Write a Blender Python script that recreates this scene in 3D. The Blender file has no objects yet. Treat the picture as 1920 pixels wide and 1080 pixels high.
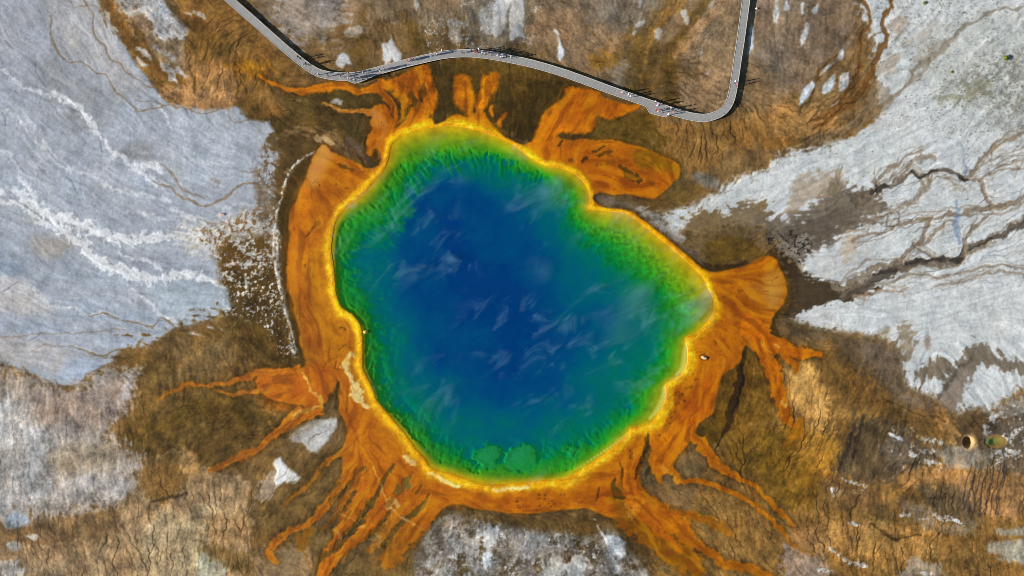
import bpy, bmesh, math, random
import numpy as np

# ---------------------------------------------------------------- camera, sky, sun, exposure
scn = bpy.context.scene
COLL = scn.collection
CAM_H = 179.2                                     # drone straight above the spring: frame is 268.8 m x 151.2 m
cam_d = bpy.data.cameras.new('camera'); cam = bpy.data.objects.new('camera', cam_d); COLL.objects.link(cam)
cam_d.lens = 24; cam_d.sensor_width = 36; cam_d.clip_end = 12000; cam_d.clip_start = 1
cam.location = (0, 0, CAM_H); cam.rotation_euler = (0, 0, 0)
scn.camera = cam
SUN_EL, SUN_DX, SUN_DY = 19.0, 0.982, 0.19        # shadows fall to the right and slightly up
SKY, SUN, EXPO = 0.075, 5.0, 0.70
w = bpy.data.worlds.new('World'); scn.world = w; w.use_nodes = True
nt = w.node_tree
sky = nt.nodes.new('ShaderNodeTexSky'); sky.sky_type = 'NISHITA'; sky.sun_disc = False
sky.sun_elevation = math.radians(SUN_EL); sky.sun_rotation = math.atan2(-SUN_DX, -SUN_DY)
sky.altitude = 2200; sky.air_density = 1.0; sky.dust_density = 0.4
nt.links.new(sky.outputs[0], nt.nodes['Background'].inputs[0]); nt.nodes['Background'].inputs[1].default_value = SKY
sun_d = bpy.data.lights.new('sun', 'SUN'); sun_d.energy = SUN; sun_d.angle = math.radians(0.5); sun_d.color = (1.0, 0.95, 0.88)
sun = bpy.data.objects.new('sun', sun_d); COLL.objects.link(sun)
from mathutils import Vector
sd_ = Vector((SUN_DX, SUN_DY, 0)).normalized() * math.cos(math.radians(SUN_EL)) + Vector((0, 0, -math.sin(math.radians(SUN_EL))))
sun.rotation_euler = sd_.to_track_quat('-Z', 'Y').to_euler(); sun.location = (-120, -30, 60)
scn.view_settings.view_transform = 'Standard'; scn.view_settings.look = 'None'
scn.view_settings.exposure = EXPO; scn.view_settings.gamma = 1; scn.view_settings.use_curve_mapping = False
scn.cycles.max_bounces = 6; scn.cycles.transparent_max_bounces = 8; scn.cycles.volume_bounces = 0
scn.cycles.use_denoising = True; scn.cycles.filter_width = 0.8; scn.cycles.volume_max_steps = 6; scn.cycles.volume_step_rate = 4

# ---------------------------------------------------------------- terrain painter (numpy)
# The photograph looks straight down, so a photo pixel (u, v) is a spot on the flat ground: X=(u-960)*S, Y=(540-v)*S
S = 0.14                       # metres per photo pixel
PITCH = 1.5                    # ground grid pitch in photo pixels (0.21 m)
MU = 45                        # margin around the photograph, photo pixels
us = np.arange(-MU, 1920 + MU + 0.1, PITCH, dtype=np.float32)
vs = np.arange(-MU, 1080 + MU + 0.1, PITCH, dtype=np.float32)
NX, NY = len(us), len(vs)
U, V = np.meshgrid(us, vs)
rng = np.random.default_rng(7)

def sm(a, b, x):
    t = np.clip((x - a) / (b - a), 0, 1)
    return t * t * (3 - 2 * t)

def perlin(u, v, wl, seed):
    r = np.random.default_rng(seed)
    ang = r.random((256, 256)).astype(np.float32) * 6.2832
    gx, gy = np.cos(ang), np.sin(ang)
    x, y = u / wl + 57.3, v / wl + 91.7
    x0, y0 = np.floor(x).astype(np.int32), np.floor(y).astype(np.int32)
    fx, fy = (x - x0).astype(np.float32), (y - y0).astype(np.float32)
    sx, sy = fx * fx * fx * (fx * (fx * 6 - 15) + 10), fy * fy * fy * (fy * (fy * 6 - 15) + 10)
    def g(i, j):
        a, b = (y0 + j) & 255, (x0 + i) & 255
        return gx[a, b] * (fx - i) + gy[a, b] * (fy - j)
    n0 = g(0, 0) * (1 - sx) + g(1, 0) * sx
    n1 = g(0, 1) * (1 - sx) + g(1, 1) * sx
    return (n0 * (1 - sy) + n1 * sy) * 1.5

def fbm(u, v, wl, seed, octs=4, gain=0.5):
    t, a, s = 0, 1.0, 0
    for k in range(octs):
        t = t + a * perlin(u, v, wl / 2 ** k, seed + 31 * k); s += a; a *= gain
    return t / s * 1.6

def sample(img, x, y):                       # bilinear, clamped; x, y in grid cells
    x = np.clip(x, 0, NX - 1.001); y = np.clip(y, 0, NY - 1.001)
    x0 = x.astype(np.int32); y0 = y.astype(np.int32)
    fx = x - x0; fy = y - y0
    f = img.ravel(); k = y0 * NX + x0
    return (f[k] * (1 - fx) + f[k + 1] * fx) * (1 - fy) + (f[k + NX] * (1 - fx) + f[k + NX + 1] * fx) * fy

# ---- which way the water ran: orientation guides (u, v, degrees, weight radius)
GUIDES = [(60,60,45,120),(200,60,60,80),(100,180,40,120),(60,300,50,100),(200,330,25,120),(380,330,20,100),(80,460,40,120),(250,480,25,100),
 (100,580,20,100),(280,600,10,100),(120,660,10,80),(60,800,95,110),(200,800,80,90),(120,900,70,110),(250,870,85,60),(300,960,80,80),(380,990,85,80),
 (200,1040,80,100),(60,1030,80,90),(330,690,85,70),(420,690,70,60),(400,800,150,70),(320,820,140,60),(450,930,100,60),(400,130,105,60),(450,60,140,50),(390,185,95,50),
 (300,130,50,60),(330,170,50,50),(470,180,80,50),(520,40,25,60),(600,30,10,60),(640,70,170,60),(700,60,75,50),(780,60,80,60),(900,50,82,70),(1000,60,55,50),(1060,90,35,60),
 (1100,40,45,60),(1130,130,40,50),(1190,110,8,45),(1220,60,120,50),(1260,110,5,45),(1320,150,28,60),(1330,60,120,50),(1420,150,20,60),(1330,255,88,60),(1430,245,70,50),
 (1260,300,80,50),(1330,290,75,50),(1470,90,85,70),(1560,60,95,60),(1470,210,35,50),(1560,200,130,70),(1700,400,155,130),(1850,350,150,120),(1850,100,135,120),(1750,560,170,130),
 (1850,700,60,100),(1700,680,100,70),(1480,740,106,60),(1540,800,104,60),(1600,730,110,70),(1440,840,125,60),(1500,880,118,60),(1560,940,105,60),(1640,850,115,60),(1690,900,165,40),
 (1750,880,92,60),(1860,890,95,70),(1650,960,100,70),(1600,1010,98,70),(1750,1020,100,80),(1860,1000,80,70),(1370,930,80,50),(1410,1020,85,60),(1350,840,55,50),(1480,1040,40,60),
 (1050,1040,84,80),(900,1030,88,80),(780,1000,125,60),(660,960,127,80),(560,950,122,60),(540,1040,40,60),(620,1050,110,40),(1260,1000,40,70),(1320,1040,45,50),
 (570,430,95,60),(560,540,88,60),(600,640,70,60),(650,740,80,50),(720,860,50,50),(850,930,15,60),(1000,935,2,80),(1120,925,170,60),(1230,830,120,60),(1330,730,110,60),
 (1400,600,40,60),(1450,690,75,50),(740,190,100,50),(700,240,110,40),(880,170,95,40),(1080,210,120,50),(1180,300,15,70),(1180,350,0,50),(480,580,75,60),(590,200,20,70),
 (580,160,175,50),(980,200,100,60),(1280,450,38,60),(1350,400,150,60),(1420,460,150,50)]
def flow_field():
    st = 6
    u, v = U[::st, ::st], V[::st, ::st]
    th = np.arctan2(v - 560, u - 950)
    c, s = 0.12 * np.cos(2 * th), 0.12 * np.sin(2 * th)
    for gu, gv, d, r in GUIDES:
        w = np.exp(-((u - gu) ** 2 + (v - gv) ** 2) / (2 * (r * 0.62) ** 2))
        c = c + w * math.cos(2 * math.radians(d)); s = s + w * math.sin(2 * math.radians(d))
    a = 0.5 * np.arctan2(s, c) + 0.55 * fbm(u, v, 60, 5, 3)
    c, s = np.cos(2 * a), np.sin(2 * a)
    yi, xi = np.arange(NY) / st, np.arange(NX) / st
    def up(z):
        h, w = z.shape
        x0 = np.minimum(xi.astype(int), w - 2); y0 = np.minimum(yi.astype(int), h - 2)
        fx = np.clip(xi - x0, 0, 1)[None, :].astype(np.float32); fy = np.clip(yi - y0, 0, 1)[:, None].astype(np.float32)
        a_, b_ = z[y0][:, x0], z[y0][:, x0 + 1]
        c_, d_ = z[y0 + 1][:, x0], z[y0 + 1][:, x0 + 1]
        return (a_ * (1 - fx) + b_ * fx) * (1 - fy) + (c_ * (1 - fx) + d_ * fx) * fy
    a = 0.5 * np.arctan2(up(s), up(c)) + 0.30 * perlin(U, V, 16, 91)
    return np.cos(a).astype(np.float32), np.sin(a).astype(np.float32)
FX, FY = flow_field()
GX, GY = np.meshgrid(np.arange(NX, dtype=np.float32), np.arange(NY, dtype=np.float32))

def lic(img, steps, h=1.0):                  # smear noise along the flow: streaks and rills
    acc = img.copy(); n = 1
    for sg in (1, -1):
        x, y = GX.copy(), GY.copy()
        px, py = FX * sg, FY * sg
        for k in range(steps):
            x += px * h; y += py * h
            acc += sample(img, x, y); n += 1
            xi = np.clip(x, 0, NX - 1).astype(np.int32); yi = np.clip(y, 0, NY - 1).astype(np.int32)
            nx, ny = FX[yi, xi], FY[yi, xi]
            fl = np.where(nx * px + ny * py < 0, -1, 1)
            px, py = nx * fl, ny * fl
    acc /= n
    return (acc - acc.mean()) / acc.std()

wn = rng.standard_normal((NY, NX)).astype(np.float32)
N12 = perlin(U, V, 7, 11).astype(np.float32)
STREAK = lic(wn, 4)                           # fine fur along the flow
BROAD = lic(N12, 7, 1.2)                     # broader streaks
rl = lic(perlin(U, V, 10, 23).astype(np.float32) + 0.5 * perlin(U, V, 5, 29).astype(np.float32), 7, 1.2)
RILL = np.clip(1 - np.abs(rl) / 0.26, 0, 1)   # thin winding threads
RILL = RILL ** 1.3 * sm(-0.35, 0.9, fbm(U, V, 30, 77, 3))
W1 = fbm(U, V, 42, 101, 4)                    # edge wobble
W2 = fbm(U, V, 14, 131, 3)
MOT = fbm(U, V, 90, 151, 5, 0.6)              # mottling
FINE = fbm(U, V, 9, 171, 3, 0.7)
GRAIN = fbm(U, V, 5, 831, 2, .8)
WU = U + 5 * fbm(U, V, 30, 201, 3); WV = V + 5 * fbm(U, V, 30, 231, 3)

def hx(c): return np.array(c, np.float32) / 255.0
C = np.zeros((NY, NX, 3), np.float32)
Z = np.zeros((NY, NX), np.float32)
A_ST = np.zeros((NY, NX), np.float32)        # streak strength
A_RI = np.zeros((NY, NX), np.float32)        # rill strength
A_MO = np.zeros((NY, NX), np.float32)        # mottle strength
MAT = np.zeros((NY, NX), np.float32)         # microbial mat

def smooth(pts, closed, n=4):
    p = np.array(pts, np.float32); m = len(p); out = []
    for i in range(m if closed else m - 1):
        if closed: a, b, c, d = p[(i - 1) % m], p[i], p[(i + 1) % m], p[(i + 2) % m]
        else: a, b, c, d = p[max(i - 1, 0)], p[i], p[i + 1], p[min(i + 2, m - 1)]
        for t in np.arange(n) / n:
            out.append(0.5 * (2 * b + (c - a) * t + (2 * a - 5 * b + 4 * c - d) * t * t + (3 * b - a - 3 * c + d) * t ** 3))
    if not closed: out.append(p[-1])
    return np.array(out, np.float32)

def box(p, m):
    i0 = int(np.clip((p[:, 0].min() - m + MU) // PITCH, 0, NX - 1)); i1 = int(np.clip((p[:, 0].max() + m + MU) // PITCH + 2, 1, NX))
    j0 = int(np.clip((p[:, 1].min() - m + MU) // PITCH, 0, NY - 1)); j1 = int(np.clip((p[:, 1].max() + m + MU) // PITCH + 2, 1, NY))
    return slice(j0, j1), slice(i0, i1)

def sdf_poly(pts, m=60, n=3, uv=None):           # >0 inside; returns (slice, distance)
    p = smooth(pts, True, n); q = np.roll(p, -1, 0)
    sl = box(p, m)
    u, v = (U[sl], V[sl]) if uv is None else (uv[0][sl], uv[1][sl])
    d2 = np.full(u.shape, 1e12, np.float32); ins = np.zeros(u.shape, bool)
    for (ax, ay), (bx, by) in zip(p, q):
        ex, ey = bx - ax, by - ay
        t = np.clip(((u - ax) * ex + (v - ay) * ey) / (ex * ex + ey * ey + 1e-9), 0, 1)
        d2 = np.minimum(d2, (u - ax - t * ex) ** 2 + (v - ay - t * ey) ** 2)
        if ay != by:
            ins ^= ((ay > v) != (by > v)) & (u < ex * (v - ay) / ey + ax)
    return sl, np.where(ins, 1, -1) * np.sqrt(d2)

def lay(sl, m, col, st=None, ri=None, mo=None, mat=None, z=0.0):
    m = m.astype(np.float32)
    if col is not None: C[sl] += (hx(col) - C[sl]) * m[..., None]
    for arr, val in ((A_ST, st), (A_RI, ri), (A_MO, mo), (MAT, mat)):
        if val is not None: arr[sl] += (val - arr[sl]) * m
    if z: Z[sl] += z * m

def area(pts, col, soft=6, warp=6, fea=0, alpha=1, fine=0, n=3, dith=1, **k):
    if np.abs(np.array(pts)).max() >= FAR: n = 1
    sl, d = sdf_poly(pts, soft + warp * 2 + fea * 3 + 8, n)
    d = d + warp * W1[sl] + 0.45 * warp * W2[sl] + 0.28 * fea * BROAD[sl] + 0.45 * fea * W2[sl] + fine * FINE[sl]
    if dith and soft >= 7:                       # broad borders break up into patches instead of blurring
        d = d + dith * soft * .75 * (.55 * FINE[sl] + .6 * W2[sl] + .30 * BROAD[sl] + .35 * GRAIN[sl]); soft = soft * (1 - .45 * dith)
    m = sm(-soft, soft, d) * alpha
    lay(sl, m, col, **k)
    return sl, m

def line(pts, w, col, soft=1.5, alpha=1, wob=True, fea=0, n=4, fade=0, rough=1.0, brk=0, **k):
    p = smooth(pts, False, n)
    wd = np.interp(np.linspace(0, 1, len(p)), np.linspace(0, 1, len(w)), w) if hasattr(w, '__len__') else np.full(len(p), w)
    sl = box(p, wd.max() + soft + 14 + fea * 3)
    u, v = (WU[sl], WV[sl]) if wob else (U[sl], V[sl])
    best = np.full(u.shape, -1e9, np.float32); pos = np.zeros(u.shape, np.float32)
    for i in range(len(p) - 1):
        (ax, ay), (bx, by) = p[i], p[i + 1]
        ex, ey = bx - ax, by - ay
        t = np.clip(((u - ax) * ex + (v - ay) * ey) / (ex * ex + ey * ey + 1e-9), 0, 1)
        d = (wd[i] + (wd[i + 1] - wd[i]) * t) / 2 - np.sqrt((u - ax - t * ex) ** 2 + (v - ay - t * ey) ** 2)
        w_ = d > best
        best = np.where(w_, d, best); pos = np.where(w_, (i + t) / (len(p) - 1), pos)
    wl = np.interp(pos, np.linspace(0, 1, len(wd)), wd)
    best = best + rough * wl * (0.26 * W2[sl] + 0.14 * FINE[sl]) + rough * 0.5 * FINE[sl]
    m = sm(-soft, soft, best + fea * (BROAD[sl] * 0.3 + 0.4 * FINE[sl])) * alpha
    if brk: m = m * sm(-brk, brk * .6, FINE[sl] + .6 * W2[sl] + .15)
    if fade: m = m * (1 - fade * pos ** 1.5)
    lay(sl, m, col, **k)
    return sl, m
FAR = 9000

# ---------------- large ground fields
base = hx((132, 104, 66))
C[:] = base; A_ST[:] = .16; A_RI[:] = .45; A_MO[:] = .14
# north: beige and brown
area([(480,-FAR),(1440,-FAR),(1420,60),(1300,120),(1200,60),(1080,110),(960,60),(820,50),(700,30),(600,90),(520,60),(440,-40)], (146,124,98), 25, 25, 6, .9, ri=.3)
area([(470,-300),(620,-300),(650,20),(640,50),(590,70),(530,50)], (168,156,146), 18, 15, 4, .8, ri=.12)
area([(860,-300),(990,-300),(985,40),(960,85),(900,85),(870,60)], (132,122,106), 16, 12, 4, .9, ri=.25)
area([(1040,-300),(1240,-300),(1225,20),(1170,60),(1140,40),(1080,30)], (140,126,108), 18, 14, 5, .9)
area([(1010,20),(1110,40),(1150,90),(1180,150),(1120,150),(1040,110),(1000,70)], (150,122,92), 20, 14, 6, .8, ri=.5)
area([(1130,120),(1185,120),(1195,165),(1165,165)], (150,134,114), 12, 8, 4, .8)
area([(1300,-300),(1440,-300),(1440,120),(1400,160),(1340,170),(1300,130),(1310,60)], (152,128,98), 18, 14, 5, .85, ri=.4)
area([(1400,-300),(1600,-300),(1600,60),(1560,130),(1500,170),(1440,150),(1410,80)], (132,112,92), 22, 14, 6, .95, ri=.2)
area([(1430,-60),(1500,-60),(1500,110),(1460,190),(1430,120)], (150,130,108), 18, 12, 6, .7)
area([(1420,190),(1520,200),(1570,235),(1540,262),(1440,272),(1380,260)], (186,138,80), 16, 8, 5, .9, ri=.55)
area([(1370,120),(1450,140),(1450,200),(1390,200)], (150,122,88), 18, 10, 5, .8)
area([(1280,150),(1370,130),(1360,190),(1310,205),(1275,190)], (166,138,106), 14, 10, 5, .8, ri=.55)
area([(1230,225),(1300,235),(1380,225),(1440,235),(1440,265),(1360,285),(1280,285),(1220,265)], (152,112,58), 12, 8, 5, .85, ri=1.0)
area([(1230,265),(1360,268),(1350,310),(1300,330),(1270,320),(1240,295)], (160,118,62), 10, 8, 5, .8, ri=1.0)
# dark brown troughs of the north
for pts, w, a in (([(1270,-10),(1235,35),(1200,90),(1190,140),(1180,175)], [26,30,34,30,24], .55), ([(1330,-10),(1290,50),(1265,90),(1255,130),(1258,180)], [24,20,30,30,26], .6),
                  ([(1230,60),(1225,110),(1215,160)], [20,34,30], .5), ([(760,30),(790,90),(800,120)], [16,28,30], .6), ([(690,10),(670,70),(680,130)], [10,26,30], .4), ([(560,70),(620,60),(680,70)], [8,14,8], .35)):
    line(pts, w, (104,76,24), 9, a, fea=3, ri=.5)
line([(1285,0),(1245,35),(1218,80),(1208,120),(1204,160)], [18,16,12,5,4], (168,124,66), 4, .75, fea=2)
line([(1365,-10),(1320,40),(1290,75),(1265,110)], [18,22,16,8], (178,140,100), 6, .75, fea=2)
area([(1110,100),(1160,105),(1150,130),(1115,128)], (150,105,28), 10, 6, 4, .6)
for pts, w, a in (([(870,95),(890,60),(885,20)], [10,14,8], .5), ([(800,95),(830,70),(850,90)], [20,24,20], .5), ([(950,90),(965,60)], [14,8], .5), ([(1160,40),(1170,5)], [10,16], .4)):
    line(pts, w, (78,64,44), 8, a, fea=4)
# north shore dark belt between boardwalk and mats
area([(520,175),(640,160),(700,150),(800,118),(880,105),(960,118),(1060,145),(1110,170),(1060,200),(1010,262),(960,262),(880,235),(780,235),(690,215),(590,200)], (100,76,30), 10, 8, 6, .95, ri=.35)
area([(540,190),(640,175),(720,180),(740,215),(715,290),(700,310),(660,290),(620,250),(560,240),(520,262),(480,222),(460,205)], (88,70,34), 9, 7, 6, .9, ri=.45)
area([(1000,150),(1060,160),(1040,200),(1010,230),(1000,262),(975,268),(965,220),(970,180)], (72,56,22), 10, 6, 5, .85)
area([(815,125),(848,125),(854,190),(858,212),(820,232),(808,219),(820,178)], (84,66,28), 7, 4, 5, .9)
area([(1065,222),(1120,216),(1200,205),(1230,225),(1250,270),(1180,280),(1100,265),(1060,255)], (100,76,26), 9, 8, 5, .9, ri=.4)
area([(935,150),(960,150),(965,240),(1000,266),(975,268),(950,252),(935,238),(925,212)], (70,54,22), 8, 5, 5, .8)

# left: grey-blue sinter
SINT = [(-FAR,-FAR),(150,-FAR),(187,-10),(200,30),(220,57),(237,85),(250,112),(275,142),(287,160),(312,192),(375,203),(425,202),(446,197),(466,224),(505,228),(520,262),(530,290),(517,330),(520,380),(514,420),(513,470),(500,515),(450,520),(432,555),(435,580),(400,595),(357,613),(325,616),(287,646),(225,660),(212,678),(162,706),(140,724),(118,724),(95,716),(57,700),(0,678),(-FAR,600)]
area(SINT, (171,177,187), 4, 3, 1, ri=.16, st=.05, mo=.05, n=1)
for pts, col, so, al in (([(-80,-60),(110,-60),(150,60),(180,150),(120,180),(40,140),(-80,120)], (158,160,166), 40, .6), ([(100,-40),(190,0),(240,110),(280,170),(230,180),(160,110),(110,60)], (184,180,178), 25, .7),
    ([(70,100),(180,150),(230,220),(160,230),(80,180)], (150,152,155), 25, .6), ([(230,270),(300,275),(280,300),(240,300)], (128,126,128), 14, .6), ([(90,210),(160,230),(170,250),(100,240)], (142,145,150), 14, .6),
    ([(-60,420),(60,470),(160,480),(180,520),(100,560),(30,520),(-60,480)], (152,160,172), 26, .6), ([(60,445),(130,450),(120,480),(70,480)], (160,152,142), 16, .7), ([(-60,500),(40,520),(70,545),(110,575),(60,590),(-60,560)], (198,192,190), 14, .8),
    ([(-60,470),(30,485),(30,520),(-60,510)], (128,146,170), 16, .6), ([(280,545),(330,522),(390,530),(430,560),(425,588),(380,608),(330,606),(300,585)], (174,186,196), 5, .9), ([(300,270),(400,290),(400,350),(340,340),(300,310)], (180,188,196), 16, .5),
    ([(200,230),(330,230),(480,250),(500,330),(400,330),(300,300)], (184,190,200), 26, .5), ([(80,560),(250,570),(300,610),(160,600)], (166,178,194), 16, .7), ([(-60,590),(60,600),(120,620),(-60,640)], (160,170,188), 14, .6),
    ([(-60,630),(60,635),(140,670),(110,700),(60,690),(-60,660)], (186,180,178), 12, .75), ([(130,670),(200,680),(160,700),(130,715),(105,712)], (176,188,208), 6, .8), ([(180,630),(280,640),(270,650),(200,655)], (172,182,200), 8, .7),
    ([(180,465),(240,470),(300,505),(260,515),(210,495)], (162,170,182), 5, .8), ([(285,468),(345,466),(370,500),(330,512),(290,495)], (166,174,186), 5, .8)):
    area(pts, col, so, 8, 3, al, dith=.5)
for pts, w, a in (([(-40,360),(30,360),(62,382),(100,405),(150,419),(200,443),(250,450),(312,442),(362,447),(400,440)], [8,14,22,20,18,20,18,18,26], .95), ([(-40,378),(37,382),(75,412),(112,430),(150,450),(180,485),(225,507),(275,522),(350,515),(387,522),(430,537)], [6,10,14,22,18,22,18,12,8], .95),
    ([(7,278),(22,290),(37,325),(57,357),(75,390)], [3,5,7,9], .8), ([(82,262),(87,292),(112,310),(150,320),(175,327),(195,345),(225,357),(275,365),(312,377),(337,400),(380,414)], [3,4,5,4,6,7,8,10], .7),
    ([(200,262),(207,280),(230,297),(250,312),(287,340),(312,347)], [4,8,9,10,6], .9), ([(255,308),(290,312),(300,325)], [12,10,6], .8), ([(-40,110),(0,126),(30,155),(75,175),(107,180),(130,190),(150,205),(170,230),(180,250),(207,272)], [3,5,8,9,12,12,6], .85),
    ([(225,470),(250,485),(275,487),(295,500),(312,512)], [4,6,6,5], .85), ([(67,540),(82,562),(107,575),(140,575),(155,590),(200,587),(225,597)], [5,6,8,6,5], .7), ([(245,540),(275,560),(300,587),(345,608)], [4,6,8,5], .75),
    ([(0,205),(25,215),(50,240),(70,262),(85,280)], [2,3,3], .7), ([(300,200),(312,225),(325,245)], [2,4,2], .7), ([(420,240),(432,262),(440,285)], [2,3,2], .5), ([(345,300),(390,305),(450,310)], [4,5,2], .4), ([(240,395),(270,400),(330,412)], [3,4,3], .6), ([(420,395),(445,382),(480,385)], [3,5,4], .5)):
    line(pts, w, (224,226,229), 3.5, a, fea=1.2, z=.04, rough=1.6)
for pts, w, a in (([(92,30),(97,62),(105,92),(125,110),(140,117),(160,117),(180,137),(197,142),(217,165),(235,182),(242,197),(262,207),(300,205),(312,197),(350,205),(387,211),(425,202)], 3, .75), ([(150,-8),(175,25),(177,40),(175,60),(195,87),(207,107),(222,115),(240,137),(270,155),(287,163)], 3, .75),
    ([(130,0),(140,12),(160,10),(185,15),(195,35),(205,55)], 2, .6), ([(255,190),(290,190),(312,197)], 2.2, .6), ([(425,215),(440,228),(466,228)], 2, .6), ([(170,592),(200,588),(237,600),(287,610),(307,597),(332,612),(357,612),(390,600),(430,588)], [2,3,3,4,5,6], .85), ([(-20,642),(20,630),(62,627),(100,627),(162,622),(237,620)], 2.5, .5),
    ([(130,650),(162,660),(195,665),(220,655),(270,655),(300,640)], [2,3,5,5,5], .8), ([(40,690),(57,700),(95,717),(125,726),(150,717),(180,692),(220,682),(245,687)], [3,4,5,5,3,3], .8), ([(60,655),(90,645),(120,650)], 2, .4), ([(300,310),(320,320),(335,345),(360,365),(385,372)], [3,4,5,4], .55), ([(402,337),(412,345),(405,350)], [10,6,3], .4),
    ([(287,340),(320,352),(362,382),(387,388),(425,368),(462,347),(485,340)], [2,4,5,5,5], .7), ([(370,412),(395,418),(415,425),(435,435)], [2,4,4], .6), ([(450,318),(470,322),(485,322)], 4, .5)):
    line(pts, w, (138,114,84), 1.4, a, z=-.05)
for pts in ([(65,112),(70,140),(90,165)], [(125,330),(140,350),(150,365)], [(75,310),(85,325)], [(120,200),(150,215),(168,240)], [(20,370),(50,385),(80,410)], [(0,100),(8,120)], [(140,395),(155,412)], [(183,258),(190,285)], [(0,205),(15,235)], [(55,640),(80,625)], [(10,75),(25,90)], [(5,545),(35,530)]):
    line(pts, 2, (104,108,120), 1.2, .6, z=-.05)

# speckled white and brown belt at the pool's west
def speck(pts, col, soft, thr, sharp, wl, seed, alpha=1, **k):
    sl, d = sdf_poly(pts, soft + 20)
    f = fbm(U[sl], V[sl], wl * 1.15, seed, 4, .8) + .35 * W1[sl]
    m = sm(-soft, soft, d + 6 * W1[sl]) * alpha * sm(thr - sharp, thr + sharp, f)
    lay(sl, m, col, **k)
    return sl, m
WB = [(330,425),(400,418),(480,395),(515,410),(515,520),(470,540),(420,505),(380,482),(335,462)]
area(WB, (214,212,208), 14, 8, 2, .85, st=.1)
speck([(350,440),(420,420),(520,380),(520,540),(430,540),(400,480)], (134,92,40), 16, .12, .16, 9, 301, .9)
speck([(410,470),(470,440),(520,470),(530,560),(430,560)], (96,68,26), 14, -.15, .2, 12, 311, .95)
area([(500,262),(545,250),(600,255),(605,280),(560,305),(535,335),(525,380),(514,370),(515,320),(525,290)], (92,70,36), 8, 7, 5, .9, ri=.4)
speck([(490,270),(525,290),(522,420),(490,440),(478,330)], (112,84,50), 12, .05, .2, 9, 321, .8)
area([(486,345),(508,345),(508,400),(485,420)], (120,104,84), 9, 6, 3, .6)
area([(425,505),(470,522),(515,500),(522,540),(540,600),(558,660),(565,688),(520,694),(470,688),(435,640),(428,600),(434,570)], (90,68,30), 10, 8, 4, .95, st=.2, ri=.35)
speck([(420,500),(520,480),(545,620),(560,680),(520,660),(480,600),(420,590)], (226,220,210), 8, .30, .08, 8, 331, .95, z=.05)
speck([(515,420),(532,420),(545,560),(558,650),(548,660),(530,560),(512,470)], (226,220,210), 6, .05, .12, 7, 341, .9, z=.05)
line([(590,286),(562,302),(540,328),(526,378),(518,414),(514,440),(514,480),(520,512),(525,540),(536,580),(546,620),(556,655)], [3,4,4,3,4,4,4], (226,220,208), 1.6, .9, wob=False, z=.08, rough=2.2, brk=.6)
for x, y in ((360,625),(378,628),(396,614),(420,618)): area([(x-9,y-4),(x+9,y-3),(x+8,y+5),(x-8,y+3)], (206,210,216), 2, 3, 1, .9, z=.05)
# south-west: brown, olive, then pale beige fur
area([(300,640),(357,616),(430,600),(480,690),(560,692),(600,760),(560,820),(480,860),(400,890),(320,880),(262,872),(212,800),(245,738),(215,690),(230,665)], (120,91,46), 26, 16, 8, .95, ri=.4, st=.22)
area([(255,790),(330,760),(400,735),(470,745),(500,780),(440,800),(360,800),(300,850),(250,840),(220,815)], (96,74,28), 26, 16, 8, .8)
area([(330,800),(420,790),(470,800),(470,830),(420,850),(360,880),(330,870)], (92,70,32), 12, 8, 6, .7)
area([(330,640),(430,640),(440,680),(400,710),(340,700)], (128,104,68), 18, 12, 6, .7)
BEI = [(-FAR,640),(0,684),(57,706),(95,722),(120,730),(145,730),(165,712),(215,690),(250,696),(242,740),(210,795),(200,812),(232,835),(270,868),(266,908),(238,935),(212,957),(120,972),(57,984),(0,988),(-FAR,1000)]
area(BEI, (176,164,152), 20, 16, 9, .95, dith=.6, ri=.35, st=.18, mo=.12, n=1)
area([(-60,740),(60,770),(110,830),(110,900),(60,950),(-60,960)], (190,188,186), 22, 14, 6, .7)
area([(95,840),(200,830),(225,860),(180,885),(110,885)], (172,154,130), 14, 8, 4, .7)
area([(110,900),(200,890),(240,900),(220,930),(140,945),(90,920)], (192,186,182), 14, 8, 5, .7)
area([(60,730),(150,740),(230,705),(250,720),(225,790),(140,800),(70,790)], (172,152,138), 16, 10, 5, .8)
area([(240,700),(258,700),(240,740),(228,748)], (200,194,190), 6, 4, 3, .7)
# south-west rill slope
area([(-FAR,1000),(57,984),(120,975),(210,958),(240,940),(270,905),(275,870),(330,840),(400,885),(470,900),(500,960),(480,1010),(480,FAR),(-FAR,FAR)], (180,148,108), 8, 8, 4, .95, ri=.75, st=.2, n=1)
area([(-60,985),(120,976),(215,962),(210,1010),(120,1020),(-60,1030)], (112,86,54), 12, 8, 6, .75)
area([(-60,1040),(90,1040),(150,1010),(160,1080),(150,1300),(-60,1300)], (140,116,86), 14, 8, 4, .6)
area([(270,1000),(350,950),(420,940),(400,1020),(420,1300),(260,1300)], (186,166,130), 18, 10, 5, .7)
area([(270,880),(330,845),(345,870),(350,905),(300,940),(265,920)], (124,92,44), 10, 6, 5, .8, ri=.8)
area([(335,835),(345,835),(372,860),(375,885),(350,892),(338,875)], (170,134,84), 5, 3, 2, .8, ri=0)
line([(285,942),(310,936),(350,922)], [4,8,3], (62,48,26), 3, .8, fea=1)
area([(370,1060),(400,1045),(430,1080),(420,1300),(360,1300)], (182,178,152), 8, 5, 2, .8, ri=.2)
area([(390,960),(470,960),(460,1010),(420,1020),(395,1000)], (190,152,104), 10, 6, 4, .8, ri=.75)
area([(380,1015),(440,1030),(480,1050),(470,1080),(420,1060),(380,1030)], (110,84,40), 10, 6, 4, .7)
area([(8,980),(30,958),(55,968),(50,985),(20,988)], (176,186,200), 4, 5, 2, .85); area([(15,1020),(35,1015),(42,1028),(25,1034)], (186,186,184), 3, 4, 1, .8); area([(45,1005),(70,1003),(65,1012)], (196,194,190), 3, 3, 1, .8)
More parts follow.
